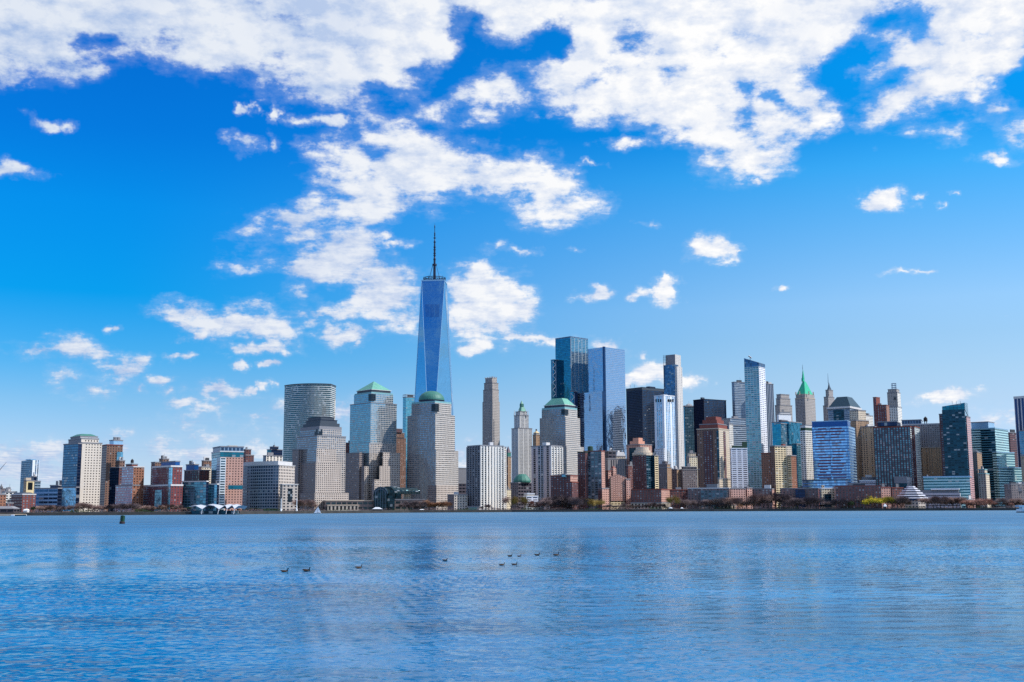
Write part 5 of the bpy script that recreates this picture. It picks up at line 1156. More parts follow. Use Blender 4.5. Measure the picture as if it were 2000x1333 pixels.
for (a, b) in zip(shore, shore[1:]):
    e.face([(a[0], a[1], -2), (b[0], b[1], -2), (b[0], b[1], GZ + .2), (a[0], a[1], GZ + .2)], 'seawall')
    e.face([(a[0], a[1], GZ + .2), (b[0], b[1], GZ + .2), (b[0], b[1] + .6, GZ + .2), (a[0], a[1] + .6, GZ + .2)], 'seawall')
    e.face([(b[0], b[1] + .6, -2), (a[0], a[1] + .6, -2), (a[0], a[1] + .6, GZ + .2), (b[0], b[1] + .6, GZ + .2)], 'seawall')
tag(e.build('seawall'), 'dark stone seawall running along the whole waterfront', 'seawall')

import numpy as np
def wave_field(X, Y):
    """sum of wind waves, in metres; wavelengths 0.5 m to 9 m, wind blowing from the left rear"""
    rng = np.random.RandomState(4); Z = np.zeros_like(X)
    gx = sum(a * np.sin(X * fx + Y * fy + p) for a, fx, fy, p in ((.5, .021, .034, 1.), (.4, -.047, .052, 2.2), (.35, .09, .023, .4), (.3, .013, .11, 4.), (.25, .12, .16, 5.1)))
    gust = np.clip(.95 + .62 * gx, .22, 2.1)
    for i in range(64):
        lam = .40 * (3.4 / .40) ** (rng.rand() ** 1.6); th = math.radians(96) + rng.normal() * .62
        k = 2 * np.pi / lam; A = .0155 * lam ** .80 * (.5 + rng.rand()); ph = rng.rand() * 6.28
        u = k * (X * math.cos(th) + Y * math.sin(th)) + ph + .9 * np.sin(.13 * X + .09 * Y + i)
        s_ = (np.sin(u) + .22 * np.cos(2 * u))
        Z += A * s_ * (gust if lam < 2.4 else .7) * .225
    return Z
def water_mat():
    m = bpy.data.materials.new('water'); m.use_nodes = True; T = NT(m.node_tree); p = m.node_tree.nodes['Principled BSDF']
    tc = T.new('ShaderNodeTexCoord'); o = tc.outputs['Object']
    warp = T.v('MULTIPLY', T.v('SUBTRACT', T.noise(o, 0.012, 3.0, 0.5, col=True), (0.5, 0.5, 0.5)), (14., 14., 0.))
    ow = T.v('ADD', o, warp)
    gust = T.mr(T.noise(T.v('MULTIPLY', ow, (0.30, 1.0, 1.0)), 0.012, 4.0, 0.6), 0.36, 0.66, 0.5, 1.3, True)
    far = T.mr(T.sep(o)[1], 90.0, 330.0, 0.0, 1.0, True)
    w1 = T.noise(T.v('MULTIPLY', ow, (0.42, 1.0, 1.0)), 0.33, 3.0, 0.55)
    w2 = T.noise(T.v('MULTIPLY', ow, (0.50, 1.0, 1.0)), 1.7, 3.0, 0.6)
    w3 = T.noise(T.v('MULTIPLY', ow, (0.60, 1.0, 1.0)), 6.0, 3.0, 0.65)
    h = T.m('ADD', T.m('MULTIPLY', w1, T.m('MULTIPLY', far, WAVE[0])), T.m('MULTIPLY', gust, T.m('ADD', T.m('MULTIPLY', w2, T.m('MULTIPLY_ADD', far, WAVE[1], 0.015)), T.m('MULTIPLY', w3, WAVE[2]))))
    b = T.new('ShaderNodeBump'); b.inputs['Strength'].default_value = 1.0; b.inputs['Distance'].default_value = 1.0
    T.put(b.inputs['Height'], h); T.put(p.inputs['Normal'], b.outputs[0])
    murk = T.mr(T.noise(T.v('MULTIPLY', ow, (0.45, 1.0, 1.0)), 0.035, 5.0, 0.65), 0.38, 0.62, 0.0, 1.0)
    far_pale = T.mr(T.sep(o)[1], 120.0, 1200.0, 0.0, 1.0)  # base colour grows paler far out, standing in for reflected sky
    T.put(p.inputs['Base Color'], T.mix(far_pale, T.mix(murk, (*WATER_A, 1), (*WATER_B, 1)), (.06, .17, .29, 1)))
    T.put(p.inputs['Roughness'], T.mr(T.sep(o)[1], 90.0, 600.0, 0.04, 0.50, True)); p.inputs['IOR'].default_value = 1.36; p.inputs['Specular IOR Level'].default_value = 0.5
    M['water'] = m; m['pu'] = 1; m['pv'] = 1
WAVE = (0.36, 0.16, 0.012); WATER_A = (0.000, 0.045, 0.110); WATER_B = (0.000, 0.150, 0.350)
water_mat()
def build_water():
    ys = [22.0]
    while ys[-1] < 330: ys.append(ys[-1] + max(.13, .0021 * ys[-1]))
    ys = np.array(ys); nx = 1150; t = np.linspace(-1, 1, nx)
    X = (ys[:, None] * .5 + 30.) * t[None, :]; Y = np.repeat(ys[:, None], nx, 1)
    Z = wave_field(X, Y)
    edge = np.clip((1 - np.abs(t)) / .04, 0, 1)[None, :] * np.clip((330 - ys) / 150, 0, 1)[:, None] * np.clip((ys - 22) / 3, 0, 1)[:, None]
    Z *= edge
    nr = len(ys); V = np.stack([X, Y, Z], -1).reshape(-1, 3)
    a = (np.arange(nr - 1)[:, None] * nx + np.arange(nx - 1)[None, :]).reshape(-1)
    Fq = np.stack([a, a + 1, a + nx + 1, a + nx], -1)
    # flat sheet round the fan of waves
    n0 = len(V); ya, yb, xa, xb = ys[0], ys[-1], ys[0] * .5 + 30., ys[-1] * .5 + 30.; far = 9000.
    E = np.array([[-far, -400, 0], [far, -400, 0], [far, ya, 0], [-far, ya, 0], [-far, yb, 0], [far, yb, 0], [far, 1900, 0], [-far, 1900, 0], [-xa, ya, 0], [xa, ya, 0], [xb, yb, 0], [-xb, yb, 0]])
    Q = np.array([[0, 1, 2, 3], [9, 2, 5, 10], [3, 8, 11, 4], [4, 5, 6, 7]]) + n0
    V = np.concatenate([V, E]); Fq = np.concatenate([Fq, Q]); nf = len(Fq)
    me = bpy.data.meshes.new('water'); me.vertices.add(len(V)); me.vertices.foreach_set('co', V.reshape(-1))
    me.loops.add(nf * 4); me.loops.foreach_set('vertex_index', Fq.reshape(-1)); me.polygons.add(nf)
    me.polygons.foreach_set('loop_start', np.arange(nf) * 4)
    me.polygons.foreach_set('use_smooth', np.ones(nf, dtype=bool)); me.update(); me.validate()
    me.materials.append(M['water']); o = bpy.data.objects.new('water', me); tag(link(o), kind='structure')
    print('water', nr, nx)
build_water()

# ================================================================== TREES
def leaf_mat(name, a, b, rough=.85, trans=0.0):
    m = bpy.data.materials.new(name); m.use_nodes = True; T = NT(m.node_tree); p = m.node_tree.nodes['Principled BSDF']
    oi = T.new('ShaderNodeObjectInfo'); tc = T.new('ShaderNodeTexCoord')
    n = T.noise(tc.outputs['Object'], 0.5, 3.0, 0.6)
    f = T.m('ADD', T.m('MULTIPLY', T.m('SUBTRACT', n, 0.5), 1.6), oi.outputs['Random'], clamp=True)
    T.put(p.inputs['Base Color'], T.mix(f, lin4(a), lin4(b))); p.inputs['Roughness'].default_value = rough
    p.inputs['Specular IOR Level'].default_value = 0.2; m['pu'] = 3.; m['pv'] = 3.; M[name] = m
leaf_mat('twig_brown', (114, 92, 88), (146, 120, 112)); leaf_mat('twig_grey', (98, 86, 88), (136, 120, 116)); leaf_mat('twig_pink', (140, 102, 94), (170, 128, 116))
leaf_mat('twig_olive', (120, 104, 60), (156, 134, 76)); leaf_mat('leaf_yellow', (176, 158, 36), (204, 184, 56)); leaf_mat('leaf_lime', (150, 140, 44), (180, 166, 60))
leaf_mat('leaf_dark', (34, 52, 36), (58, 76, 48)); leaf_mat('twig_dark', (90, 78, 82), (116, 100, 100)); leaf_mat('twig_rust', (134, 98, 76), (156, 116, 88))

def tree_meshes(seed, mat, leafy=False, wide=1.0):
    """unit-ish tree: 10 m high; returns (trunk mesh, crown mesh)"""
    rnd = random.Random(seed); t = MB(); c = MB()
    trunk_h = rnd.uniform(1.4, 2.4)
    t.tube((0, 0, -.2), (0, 0, trunk_h), .30, .22, 'bark', 6)
    tips = []
    def branch(p, d, L, r, lvl):
        q = p + d * L; t.tube(p, q, r, r * .6, 'bark', 4); 
        if lvl == 0: tips.append(q); return
        for i in range(3):
            nd = (d + Vector((rnd.uniform(-.8, .8) * wide, rnd.uniform(-.8, .8) * wide, rnd.uniform(-.15, .45)))).normalized()
            branch(q, nd, L * rnd.uniform(.6, .85), r * .58, lvl - 1)
    for i in range(4):
        a = i * 1.57 + rnd.uniform(-.5, .5)
        branch(Vector((0, 0, trunk_h * rnd.uniform(.8, 1))), Vector((math.cos(a) * .62 * wide, math.sin(a) * .62 * wide, 1)).normalized(), rnd.uniform(2.2, 3.0), .15, 2)
    if leafy:
        for q in tips:
            for _ in range(60):
                p = q + Vector((rnd.gauss(0, .75), rnd.gauss(0, .75), rnd.gauss(-.2, .7))); s = rnd.uniform(.14, .34)
                u = Vector((rnd.gauss(0, 1), rnd.gauss(0, 1), rnd.gauss(0, 1))).normalized(); v = u.orthogonal().normalized()
                c.face([p - u * s, p + v * s * .7, p + u * s, p - v * s * .7], mat)
    else:
        for q in tips:
            for _ in range(58):
                p = q + Vector((rnd.gauss(0, .75), rnd.gauss(0, .75), rnd.gauss(-.5, .8)))
                d = (Vector((p.x, p.y, 1.2)).normalized() + Vector((rnd.gauss(0, .45), rnd.gauss(0, .45), rnd.gauss(.2, .4)))).normalized()
                L = rnd.uniform(.6, 1.5); u = d.orthogonal().normalized() * rnd.uniform(.05, .11)
                c.face([p - u, p + u, p + d * L], mat)
    tm = t.build('trunk'); cm = c.build('crown'); a, b = tm.data, cm.data
    bpy.data.objects.remove(tm); bpy.data.objects.remove(cm); return a, b
PROTO = {}
def proto(mat, leafy, i, wide):
    k = (mat, leafy, i)
    if k not in PROTO: PROTO[k] = tree_meshes(hash_(mat) + i, mat, leafy, wide)
    return PROTO[k]
rt = random.Random(11)
def tree(px, ytop, mat, label, group=None, leafy=False, wide=1.0, dY=None, kind=None, width=1.0):
    Y = shoreY(px) + (dY if dY is not None else rt.uniform(11, 34))
    p = at(px, 990, Y); h = zat(px, ytop, Y) - GZ
    a, b = proto(mat, leafy, rt.randrange(4), wide)
    nm = kind or ('bare_tree' if not leafy else 'leafy_tree')
    root = empty(nm, (p.x, Y, GZ)); root.rotation_euler = (0, 0, rt.uniform(0, 6.28)); s = h / 8.6; root.scale = (s * width, s * width, s)
    tag(root, label, 'tree', group)
    link(bpy.data.objects.new('trunk', a), root); link(bpy.data.objects.new('crown', b), root)
SEG = [  # x0, x1, top range, spacing, material, what the row stands in front of
 (68, 118, 991, 995, 8, 'twig_brown', 'below the pale blue banded office block'),
 (122, 150, 990, 995, 8, 'twig_dark', 'below the blue wing of the cream tower'),
 (154, 200, 984, 990, 8, 'twig_brown', 'below the tall cream tower'),
 (202, 270, 984, 990, 9, 'twig_dark', 'below the brown brick tower'),
 (274, 362, 988, 993, 9, 'twig_brown', 'below the red and glass block'),
 (466, 545, 991, 995, 8, 'leaf_dark', 'below the curved grey office building'),
 (584, 614, 980, 985, 8, 'twig_brown', 'beside the entrance block of the curved grey building'),
 (790, 828, 980, 986, 9, 'twig_dark', 'on the left below the domed tower'),
 (832, 872, 978, 984, 8, 'twig_rust', 'of rusty tops below the domed tower'),
 (940, 985, 988, 993, 9, 'twig_dark', 'at the foot of the white ribbed tower'),
 (1032, 1062, 982, 989, 8, 'twig_pink', 'beside the small white framed building'),
 (1060, 1142, 971, 980, 9, 'twig_dark', 'in the dense stand below the low dark red block'),
 (1182, 1232, 984, 989, 9, 'twig_grey', 'below the zigzag pink and white building'),
 (1236, 1302, 984, 990, 9, 'twig_dark', 'below the low block with the orange end'),
 (1330, 1424, 976, 985, 10, 'twig_dark', 'below the grey and teal waterfront block'),
 (1426, 1470, 974, 982, 9, 'twig_brown', 'below the sunlit pink arcaded end'),
 (1472, 1520, 968, 976, 9, 'twig_brown', 'below the orange apartment tower'),
 (1522, 1602, 968, 977, 9, 'twig_dark', 'in front of the long dark brown waterfront block'),
 (1606, 1632, 980, 986, 9, 'twig_dark', 'in front of the cream portal-shaped building'),
 (1634, 1662, 975, 984, 9, 'twig_dark', 'left of the dark evergreen trees'),
 (1746, 1768, 971, 976, 8, 'twig_dark', 'left of the stepped pyramid roof'),
 (1812, 1880, 970, 979, 9, 'twig_brown', 'in front of the grey museum wing'),
 (1888, 1932, 977, 983, 8, 'twig_pink', 'below the cream masonry building'),
 (1934, 1942, 978, 983, 6, 'twig_pink', 'left of the big rounded grey tree'),
 (1966, 2010, 977, 984, 8, 'twig_brown', 'in front of the low stone building with domes'),
]
for (x0, x1, t0, t1, sp, mt, ctx) in SEG:
    x = x0
    while x < x1:
        if mt == 'leaf_dark': tree(x, rt.uniform(t0, t1), mt, 'dark evergreen tree in the low row ' + ctx, 'evergreens ' + ctx, leafy=True, kind='evergreen_tree')
        else: tree(x, rt.uniform(t0 - 4, t1), mt, 'bare winter tree in the row ' + ctx, 'bare trees ' + ctx, width=rt.uniform(1.15, 1.5))
        x += sp * rt.uniform(.75, 1.25)
tree(998, 970, 'twig_brown', 'broad bare brown tree left of the olive-topped one below the green dome', wide=1.3)
tree(1012, 968, 'twig_olive', 'broad bare tree with an olive top below the green dome', wide=1.3)
tree(1154, 974, 'twig_olive', 'olive tinged bare tree left of its twin below the dark red tower')
tree(1167, 975, 'twig_olive', 'olive tinged bare tree at the right corner of the dark red tower')
tree(1316, 970, 'twig_olive', 'tall olive tinged tree right of the sunlit orange end', wide=1.2)
tree(1404, 971, 'twig_grey', 'tall rounded grey bare tree before the teal glazed waterfront block', wide=1.2)
tree(1446, 986, 'twig_rust', 'small rust coloured bare tree before the arcaded end', dY=12)
tree(1663, 978, 'leaf_dark', 'dark evergreen tree left of the pale grey rounded tree', leafy=True, kind='evergreen_tree')
tree(1673, 976, 'leaf_dark', 'taller dark evergreen tree touching the pale grey rounded tree', leafy=True, kind='evergreen_tree')
tree(1645, 990, 'leaf_dark', 'small dark evergreen bush-like tree by the water left of the yellow tree', leafy=True, kind='evergreen_tree', dY=12)
tree(1684, 970, 'twig_grey', 'pale grey rounded bare tree left of the bright yellow tree', wide=1.3, dY=18)
tree(1707, 969, 'leaf_yellow', 'bright yellow flowering tree on the waterfront', leafy=True, wide=1.35, dY=11, width=1.45)
tree(1734, 969, 'leaf_lime', 'yellow-green tree right of the bright yellow one', leafy=True, wide=1.2, dY=16, width=1.25)
tree(1957, 971, 'twig_grey', 'big rounded grey bare tree near the right edge', wide=1.5, dY=20)
tree(1976, 981, 'twig_pink', 'small pinkish grey tree right of the big rounded grey tree', wide=1.2, dY=14)
tree(64, 990, 'leaf_dark', 'dark evergreen tree on the point at the far left', leafy=True, kind='evergreen_tree', dY=8)
tree(368, 990, 'leaf_dark', 'dark evergreen tree left of the white tent-roofed terminal', leafy=True, kind='evergreen_tree')
# undergrowth: an uncountable strip of bushes behind the railings
u = MB(); ru = random.Random(5)
for i in range(15000):
    px = ru.uniform(45, 2040)
    if 372 < px < 462 or 615 < px < 800 and ru.random() < .6: continue
    Y = shoreY(px) + ru.uniform(9.5, 16); k = ray(px, 990)[0]; hmax = 2.4 + 1.6 * math.sin(px * .11) * math.sin(px * .037)
    p = Vector((k * Y, Y, GZ + ru.uniform(0, max(.8, hmax)))); s = ru.uniform(.25, .6)
    a = Vector((ru.gauss(0, 1), ru.gauss(0, 1), ru.gauss(0, 1))).normalized(); b = a.orthogonal().normalized()
    u.face([p - a * s, p + b * s * .7, p + a * s, p - b * s * .7], 'leaf_dark' if math.sin(px * .05) > .55 else 'twig_dark')
tag(u.build('undergrowth'), kind='stuff')

# ================================================================== WATERFRONT OBJECTS
def terminal():
    Y = 1228; c = at(416, 1000, Y); root = empty('tent_roofed_terminal', (c.x, c.y, 0.3)); tag(root, 'ferry terminal under folded white tent roofs at the water on the left', 'ferry terminal')
    P = [(369.5, 989.5), (382.5, 988), (395, 994.6), (406, 986.4), (417.6, 988), (428, 994.8), (439.7, 986.8), (443.3, 993.9), (453.4, 986.9), (458, 994.2), (464.8, 988.8)]
    f = MB()
    for (x0, y0), (x1, y1) in zip(P, P[1:]):
        a, b = at(x0, y0, Y), at(x1, y1, Y); mid0, mid1 = Vector((a.x + 2, Y + 13, a.z + 1.0)), Vector((b.x + 2, Y + 13, b.z + 1.0)); c0, c1 = Vector((a.x + 4, Y + 27, a.z - .2)), Vector((b.x + 4, Y + 27, b.z - .2))
        for q0, q1, q2, q3 in ((a, b, mid1, mid0), (mid0, mid1, c1, c0)):
            f.face([q0, q1, q2, q3], 'tent_white'); dz = Vector((0, 0, -.35)); f.face([q3 + dz, q2 + dz, q1 + dz, q0 + dz], 'tent_white')
        f.face([a, b, b + Vector((0, 0, -.35)), a + Vector((0, 0, -.35))], 'tent_white')
    f.build('tent_roof', root)
    for px in (395, 427, 443, 458):
        q = MB(); a = at(px, 994.8, Y + .4); q.tube((a.x - .8, Y + .4, .3), (a.x, Y + .4, a.z), .35, .3, 'white', 6); q.build('column', root)
    a, b = at(373, 990, Y + 6), at(461, 990, Y + 6); q = MB(); q.box(a.x, b.x, Y + 5, Y + 24, .5, 4.2, 'teal_dark'); q.build('glazed_hall', root)
    q = MB(); q.box(a.x - 2, b.x + 2, Y - 3, Y + 30, -.6, .5, 'trim_dark'); q.build('float', root)
terminal()
for px, lb in ((549, 'tall white light mast left of the entrance block of the curved building'), (579.5, 'tall white light mast right of the entrance block of the curved building')):
    Y = shoreY(px) + 6; a = at(px, 990, Y); root = empty('light_mast', (a.x, Y, GZ)); tag(root, lb, 'light mast', 'white masts at the inlet')
    q = MB(); q.tube((a.x, Y, GZ), (a.x, Y, zat(px, 974, Y)), .55, .35, 'white', 8); q.build('pole', root)
    q = MB(); q.lathe((a.x, Y), [(.0, GZ), (1.2, GZ), (1.1, GZ + 2.4), (.5, GZ + 2.8), (0, GZ + 2.8)], 'white', 8); q.build('base', root)
def tent(x0, x1, yt, label, mat='white', peaks=1):
    px = (x0 + x1) / 2; Y = shoreY(px) + 4.5; a, b = at(x0, 995, Y), at(x1, 995, Y); w_ = b.x - a.x; zt = zat(px, yt, Y); cx = (a.x + b.x) / 2
    root = empty('tent', (cx, Y, GZ)); tag(root, label, 'tent')
    ze = GZ + (zt - GZ) * .45; q = MB(); dpt = min(w_, 6) * .5
    base = [(a.x, Y - dpt * .5), (b.x, Y - dpt * .5), (b.x, Y + dpt), (a.x, Y + dpt)]
    q.frustum(base, ze, zt, .35, mat); q.build('canopy', root)
    for p in base: l_ = MB(); l_.tube((p[0], p[1], GZ), (p[0], p[1], ze), .15, .15, 'trim_grey', 4); l_.build('post', root)
    s_ = MB(); s_.box(a.x + .5, b.x - .5, Y + .2, Y + dpt - .3, GZ, ze - .1, 'trim_dark'); s_.build('interior', root)
tent(727, 746.5, 991, 'wide white domed tent in front of the glass vault')
tent(819, 829, 994.8, 'small white canopy at the edge of the rusty clump of trees')
tent(1725.5, 1732.5, 984.8, 'small white peaked tent between the yellow-green tree and the stepped pyramid roof')
tent(1306, 1314, 991, 'small white tent under the olive tinged tree right of the sunlit orange end')
tent(1329, 1335, 991.5, 'tiny white tent left of the grey and teal waterfront block')
# pier and work buildings at the far left
q = MB(); a, b = at(-30, 1005, 1165), at(41, 1005, 1165); q.box(a.x, b.x, 1150, 1178, -.6, 1.6, 'trim_tan'); q.box(b.x - 3, b.x, 1149, 1179, -.8, 1.2, 'white'); tag(q.build('pier', origin=(b.x, 1165, 0)), 'pale sand coloured flat pier at the far left shore', 'pier')
r_ = empty('boathouse', (at(14, 1000, 1195).x, 1195, GZ)); tag(r_, 'low grey boathouse with a pitched roof behind the pale pier', 'building')
a, b = at(-10, 1000, 1190), at(30, 1000, 1190); q = MB(); q.box(a.x, b.x, 1186, 1200, GZ, GZ + 4, 'slab_dark'); q.build('wall', r_)
q = MB(); q.frustum([(a.x - .5, 1185.5), (b.x + .5, 1185.5), (b.x + .5, 1200.5), (a.x - .5, 1200.5)], GZ + 4, GZ + 6.5, .55, 'trim_grey'); q.build('roof', r_)
r_ = empty('shed', (at(47, 1000, 1195).x, 1192, GZ)); tag(r_, 'tiny white-roofed shed by the water beside the dark evergreen on the left point', 'shed')
a, b = at(46, 1000, 1190), at(54, 1000, 1190); q = MB(); q.box(a.x, b.x, 1189, 1194, GZ, GZ + 2.2, 'trim_light'); q.build('wall', r_)
q = MB(); q.frustum([(a.x - .4, 1188.6), (b.x + .4, 1188.6), (b.x + .4, 1194.4), (a.x - .4, 1194.4)], GZ + 2.2, GZ + 3.6, .5, 'white'); q.build('roof', r_)
def crane():
    Y = 2000; a = at(-14, 960, Y); root = empty('tower_crane', (a.x, Y, GZ)); tag(root, 'construction crane with its jib raised at the far left edge', 'crane')
    top = zat(-14, 934, Y); q = MB(); q.tube((a.x, Y, GZ), (a.x, Y, top), 1.1, 1.1, 'trim_grey', 4); q.build('mast', root)
    tip = at(12.5, 903, Y); q = MB(); st = Vector((a.x, Y, top)); en = Vector((tip.x, Y, tip.z)); d = en - st; n = 14
    up = Vector((-.6, 0, 1)).normalized() * 1.6
    q.tube(st, en, .35, .25, 'trim_grey', 4); q.tube(st + up, en, .3, .2, 'trim_grey', 4)
    for i in range(n): q.tube(st + d * i / n + up * (1 - i / n), st + d * (i + 1) / n, .18, .18, 'trim_grey', 4)
    q.build('jib', root)
crane()

# ================================================================== BOATS
def on_water(px, py):
    k, m_ = ray(px, py); Y = -CAMH / m_; return Vector((k * Y, Y, 0))
def hull(L, Wd, H, mat, mat2=None, bow=1, n=14):
    """hull along x, bow to +x (or -x)"""
    q = MB(); rows = []
    for i in range(n + 1):
        t = i / n; x = (t - .5) * L; taper = (1 - max(0, (t - .55) / .45) ** 2.2) * (1 - .25 * max(0, (.15 - t) / .15)); hh = H * (1 + .35 * max(0, t - .5) * 2)
        rows.append([(bow * x, -Wd / 2 * taper, hh), (bow * x, -Wd / 2 * taper * .9, H * .35), (bow * (x - .02 * L * (t > .8)), -Wd / 2 * taper * .6, -.4), (bow * x, Wd / 2 * taper * .6, -.4), (bow * x, Wd / 2 * taper * .9, H * .35), (bow * x, Wd / 2 * taper, hh)])
    for a, b in zip(rows, rows[1:]):
        for j in range(5): q.face([a[j], a[j + 1], b[j + 1], b[j]] if bow < 0 else [b[j], b[j + 1], a[j + 1], a[j]], (mat2 or mat) if j in (1, 2, 3) else mat)
        q.face([a[0], b[0], b[5], a[5]], mat)
    q.face(rows[0], mat)
    return q
def place(q, name, root): 
    o = q.build(name, root, origin=root.location); 
    for v in o.data.vertices: v.co += Vector(root.location)
    return o
p = on_water(620, 1003.6); r_ = empty('sailboat', p); tag(r_, 'small white sailboat with two sails heading left below the stepped granite tower', 'sailboat')
place(hull(8.5, 2.4, .9, 'hull_white', 'hull_dark', -1), 'hull', r_)
H = zat(621.5, 989, p.y); q = MB(); q.tube((.3, 0, .8), (.3, 0, H), .09, .05, 'steel_mid', 5); place(q, 'mast', r_)
q = MB(); q.face([(.4, -.05, 1.4), (4.0, -.05, 1.3), (.4, -.05, H - .3)], 'sail'); q.face([(.4, .05, H - .3), (4.0, .05, 1.3), (.4, .05, 1.4)], 'sail'); place(q, 'mainsail', r_)
q = MB(); q.face([(-3.9, -.3, 1.1), (.1, -.5, 1.2), (.2, -.05, H - 1.2)], 'sail'); q.face([(.2, .05, H - 1.2), (.1, -.4, 1.2), (-3.9, -.2, 1.1)], 'sail'); place(q, 'jib', r_)

def motorboat(px, py, L, label, bow=1):
    p = on_water(px, py); r_ = empty('motorboat', p); tag(r_, label, 'motorboat')
    place(hull(L, L * .3, L * .13, 'hull_white', None, bow), 'hull', r_)
    q = MB(); q.frustum([(-L * .2, -L * .11), (L * .2, -L * .11), (L * .2, L * .11), (-L * .2, L * .11)], L * .13, L * .27, .75, 'hull_white'); place(q, 'cabin', r_)
    q = MB(); q.box(-L * .17, L * .17, -L * .115, L * .115, L * .165, L * .21, 'notch_glass'); place(q, 'window', r_)
    q = MB(); q.tube((0, 0, L * .26), (0, 0, L * .5), .07, .05, 'white', 5); place(q, 'mast', r_)
motorboat(663, 1002.2, 9.5, 'white motorboat right of the sailboat below the long podium', 1)
motorboat(676, 1002.2, 11, 'longer white motorboat moored between the two smaller ones below the podium', 1)
motorboat(714.5, 1001.8, 6, 'small open white motorboat near the white domed tent', -1)
motorboat(532, 1004.2, 5, 'tiny white boat low on the water left of the inlet masts', 1)
def ferry():
    p = on_water(1985, 1001.6); s = p.y / F; L = 34; r_ = empty('tour_boat', (p.x + L / 2, p.y, 0)); tag(r_, 'white two-deck tour boat with a dark hull entering at the right edge', 'tour boat')
    place(hull(L, 8.5, 2.4, 'hull_white', 'hull_dark', -1, 18), 'hull', r_)
    q = MB(); q.box(-L * .38, L * .46, -3.6, 3.6, 2.5, 5.0, 'hull_white'); place(q, 'lower_deck', r_)
    for i in range(9):
        x = -L * .34 + i * L * .088; q = MB(); q.box(x, x + 1.9, -3.72, 3.72, 3.2, 4.4, 'notch_glass'); place(q, 'window', r_)
    q = MB(); q.box(-L * .47, L * .47, -3.9, 3.9, 5.0, 6.3, 'pale_blue'); place(q, 'upper_rail', r_)
    q = MB(); q.box(-L * .22, L * .3, -2.8, 2.8, 6.3, 8.6, 'hull_white'); place(q, 'wheelhouse', r_)
    q = MB(); q.box(-L * .225, L * .29, -2.9, 2.9, 7.1, 8.0, 'notch_glass'); place(q, 'window', r_)
    q = MB(); q.box(-L * .26, L * .34, -3.2, 3.2, 8.6, 8.85, 'white'); place(q, 'roof', r_)
    q = MB(); q.tube((-L * .1, 0, 8.8), (-L * .1, 0, 11.5), .14, .08, 'white', 5); place(q, 'mast', r_)
    q = MB()
    for i in range(16): x = -L * .47 + i * L * .94 / 15; q.tube((x, -3.8, 6.3), (x, -3.8, 7.3), .06, .06, 'hull_dark', 4)
    place(q, 'railing', r_)
ferry()
def buoy():
    p = on_water(238.5, 1023.5); r_ = empty('buoy', p); tag(r_, 'green channel buoy floating on the left in front of the skyline', 'buoy'); r_.rotation_euler = (0, R(3), 0)
    plain('buoy_green', (10, 62, 34), .5, noise=.3); plain('buoy_rust', (50, 34, 40), .8, noise=.5, scale=2.)
    q = MB(); q.lathe((0, 0), [(0, -.5), (1.05, -.5), (1.1, .1), (1.1, .75), (.85, .95), (0, .95)], 'buoy_rust', 20); place(q, 'float', r_)
    q = MB(); q.lathe((0, 0), [(.80, .95), (.80, 2.9), (.86, 2.95), (.86, 3.35), (.78, 3.4), (0, 3.4)], 'buoy_green', 20); place(q, 'tower', r_)
    q = MB()
    for i in range(4): a = i * 1.57 + .4; q.tube((.95 * math.cos(a), .95 * math.sin(a), .9), (.84 * math.cos(a), .84 * math.sin(a), 3.3), .06, .06, 'buoy_green', 5)
    place(q, 'cage_bars', r_)
    q = MB(); q.lathe((0, 0), [(.16, 3.4), (.16, 3.62), (.1, 3.72), (0, 3.75)], 'buoy_green', 10); place(q, 'lantern', r_)
buoy()

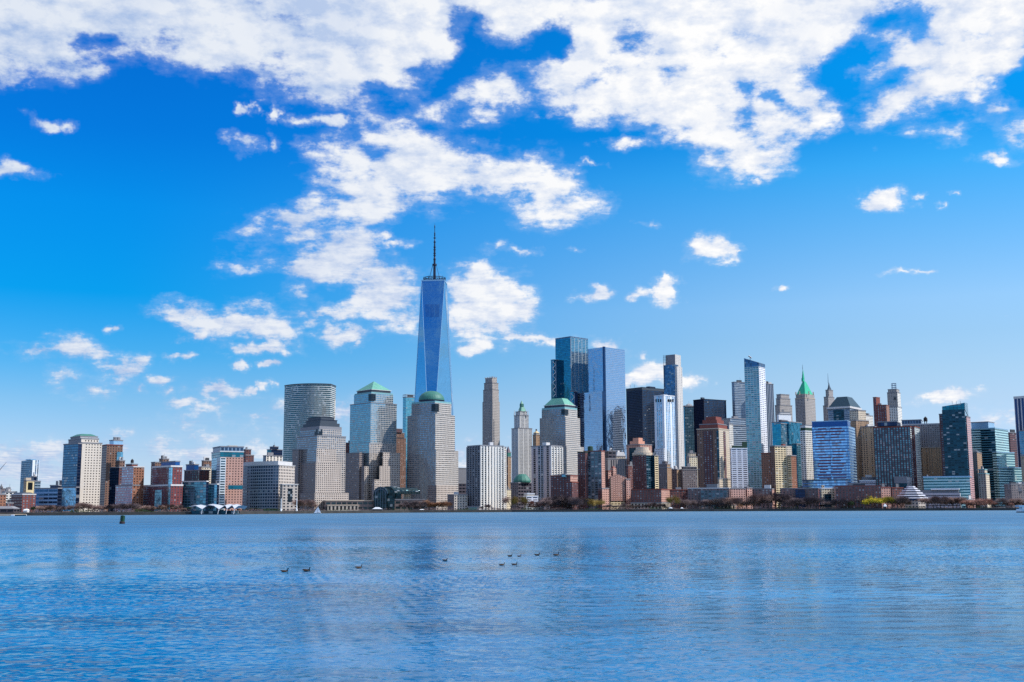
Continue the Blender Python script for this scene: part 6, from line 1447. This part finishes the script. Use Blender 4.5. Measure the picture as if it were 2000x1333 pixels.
# ================================================================== GEESE
plain('goose_brown', (74, 58, 48), .85, noise=.35, scale=6.); plain('goose_black', (14, 13, 16), .6); plain('goose_white', (206, 190, 168), .8, noise=.2, scale=8.)
def goose_mesh(neck, seed):
    rnd = random.Random(seed); q = MB(); N = 14
    # spine: position, half width, half height; tail (-x) to bill (+x)
    S = [((-.39, .14), .005, .005, 'goose_black'), ((-.34, .13), .035, .02, 'goose_black'), ((-.27, .11), .075, .045, 'goose_white'), ((-.18, .085), .12, .085, 'goose_brown'), ((-.06, .07), .15, .115, 'goose_brown'),
         ((.06, .07), .15, .12, 'goose_brown'), ((.16, .08), .125, .11, 'goose_brown'), ((.235, .11), .09, .09, 'goose_black'), ((.265, .16), .06, .06, 'goose_black')]
    nx, nz = .27, .16; h = neck
    for i in range(1, 5):
        t = i / 4; S.append(((nx + .012 * math.sin(t * 3) + .012 * t, nz + .03 + h * t), .042 - .008 * t, .042 - .008 * t, 'goose_black'))
    hx, hz = S[-1][0]
    S += [((hx + .022, hz + .04), .043, .043, 'goose_black'), ((hx + .06, hz + .042), .040, .038, 'goose_black'), ((hx + .095, hz + .030), .024, .02, 'goose_black'), ((hx + .135, hz + .022), .015, .009, 'goose_black'), ((hx + .15, hz + .020), .003, .003, 'goose_black')]
    rings = []
    for i, (c, w_, h_, m_) in enumerate(S):
        a = Vector(S[max(0, i - 1)][0]); b = Vector(S[min(len(S) - 1, i + 1)][0]); d = (b - a).normalized(); up = Vector((-d.y, d.x))
        rings.append([(c[0] + up.x * h_ * math.sin(2 * math.pi * j / N), w_ * math.cos(2 * math.pi * j / N), c[1] + up.y * h_ * math.sin(2 * math.pi * j / N)) for j in range(N)])
    for i in range(len(rings) - 1):
        for j in range(N):
            z_ = (rings[i][j][2] + rings[i + 1][j][2]) / 2; m_ = S[i][3]
            if m_ == 'goose_brown' and z_ < .065: m_ = 'goose_white'
            q.face([rings[i][j], rings[i][(j + 1) % N], rings[i + 1][(j + 1) % N], rings[i + 1][j]], m_, smooth=True)
    q.face(list(reversed(rings[0])), 'goose_black'); q.face(rings[-1], 'goose_black')
    o = q.build('body', weld=True); me = o.data; bpy.data.objects.remove(o)
    wg = MB()
    for s_ in (-1, 1):   # folded wings lying along the back
        ring = [((-.33, .145), .01), ((-.2, .15), .055), ((-.02, .15), .075), ((.12, .14), .05), ((.17, .13), .01)]
        for (c0, w0), (c1, w1) in zip(ring, ring[1:]):
            wg.face([(c0[0], s_ * .06, c0[1] + .035), (c1[0], s_ * .06, c1[1] + .035), (c1[0], s_ * (.08 + w1), c1[1] - .03 - w1 * .5), (c0[0], s_ * (.08 + w0), c0[1] - .03 - w0 * .5)][::s_], 'goose_black' if c0[0] < -.2 else 'goose_brown', smooth=True)
    w_ = wg.build('wing', weld=True); wm = w_.data; bpy.data.objects.remove(w_); return me, wm
GM = [goose_mesh(.09, 1), goose_mesh(.06, 2), goose_mesh(.19, 3), goose_mesh(.13, 4)]
GEESE = [(555.5, 1118, 0, 'goose swimming at the far left end of the flock', 1.12), (598.5, 1116.5, 0, 'second goose from the left, close behind the leftmost one', 1.2), (700.5, 1110.5, 3, 'lone goose swimming midway between the left pair and the rest', 1.0),
         (869, 1096, 1, 'lone goose straight below the domed tower', .95), (980, 1104.5, 1, 'left goose of the nearer pair in the centre', .9), (1004.5, 1104, 3, 'right goose of the nearer pair in the centre', .9),
         (996, 1087.2, 0, 'left goose of the farther group of four in the centre', .95), (1014, 1087.6, 2, 'goose with its neck stretched up, second of the farther group', .75), (1049, 1085.6, 0, 'third goose of the farther group, low in the water', 1.1), (1086, 1085.3, 3, 'rightmost goose of the flock', 1.1)]
for px, py, i, lb, s in GEESE:
    p = on_water(px, py); r_ = empty('goose', (p.x, p.y, -.01)); r_.scale = (s, s, s); r_.rotation_euler = (0, 0, R(random.uniform(-34, 34)))
    tag(r_, lb, 'goose', 'geese swimming on the water')
    link(bpy.data.objects.new('body', GM[i][0]), r_); link(bpy.data.objects.new('wing', GM[i][1]), r_)
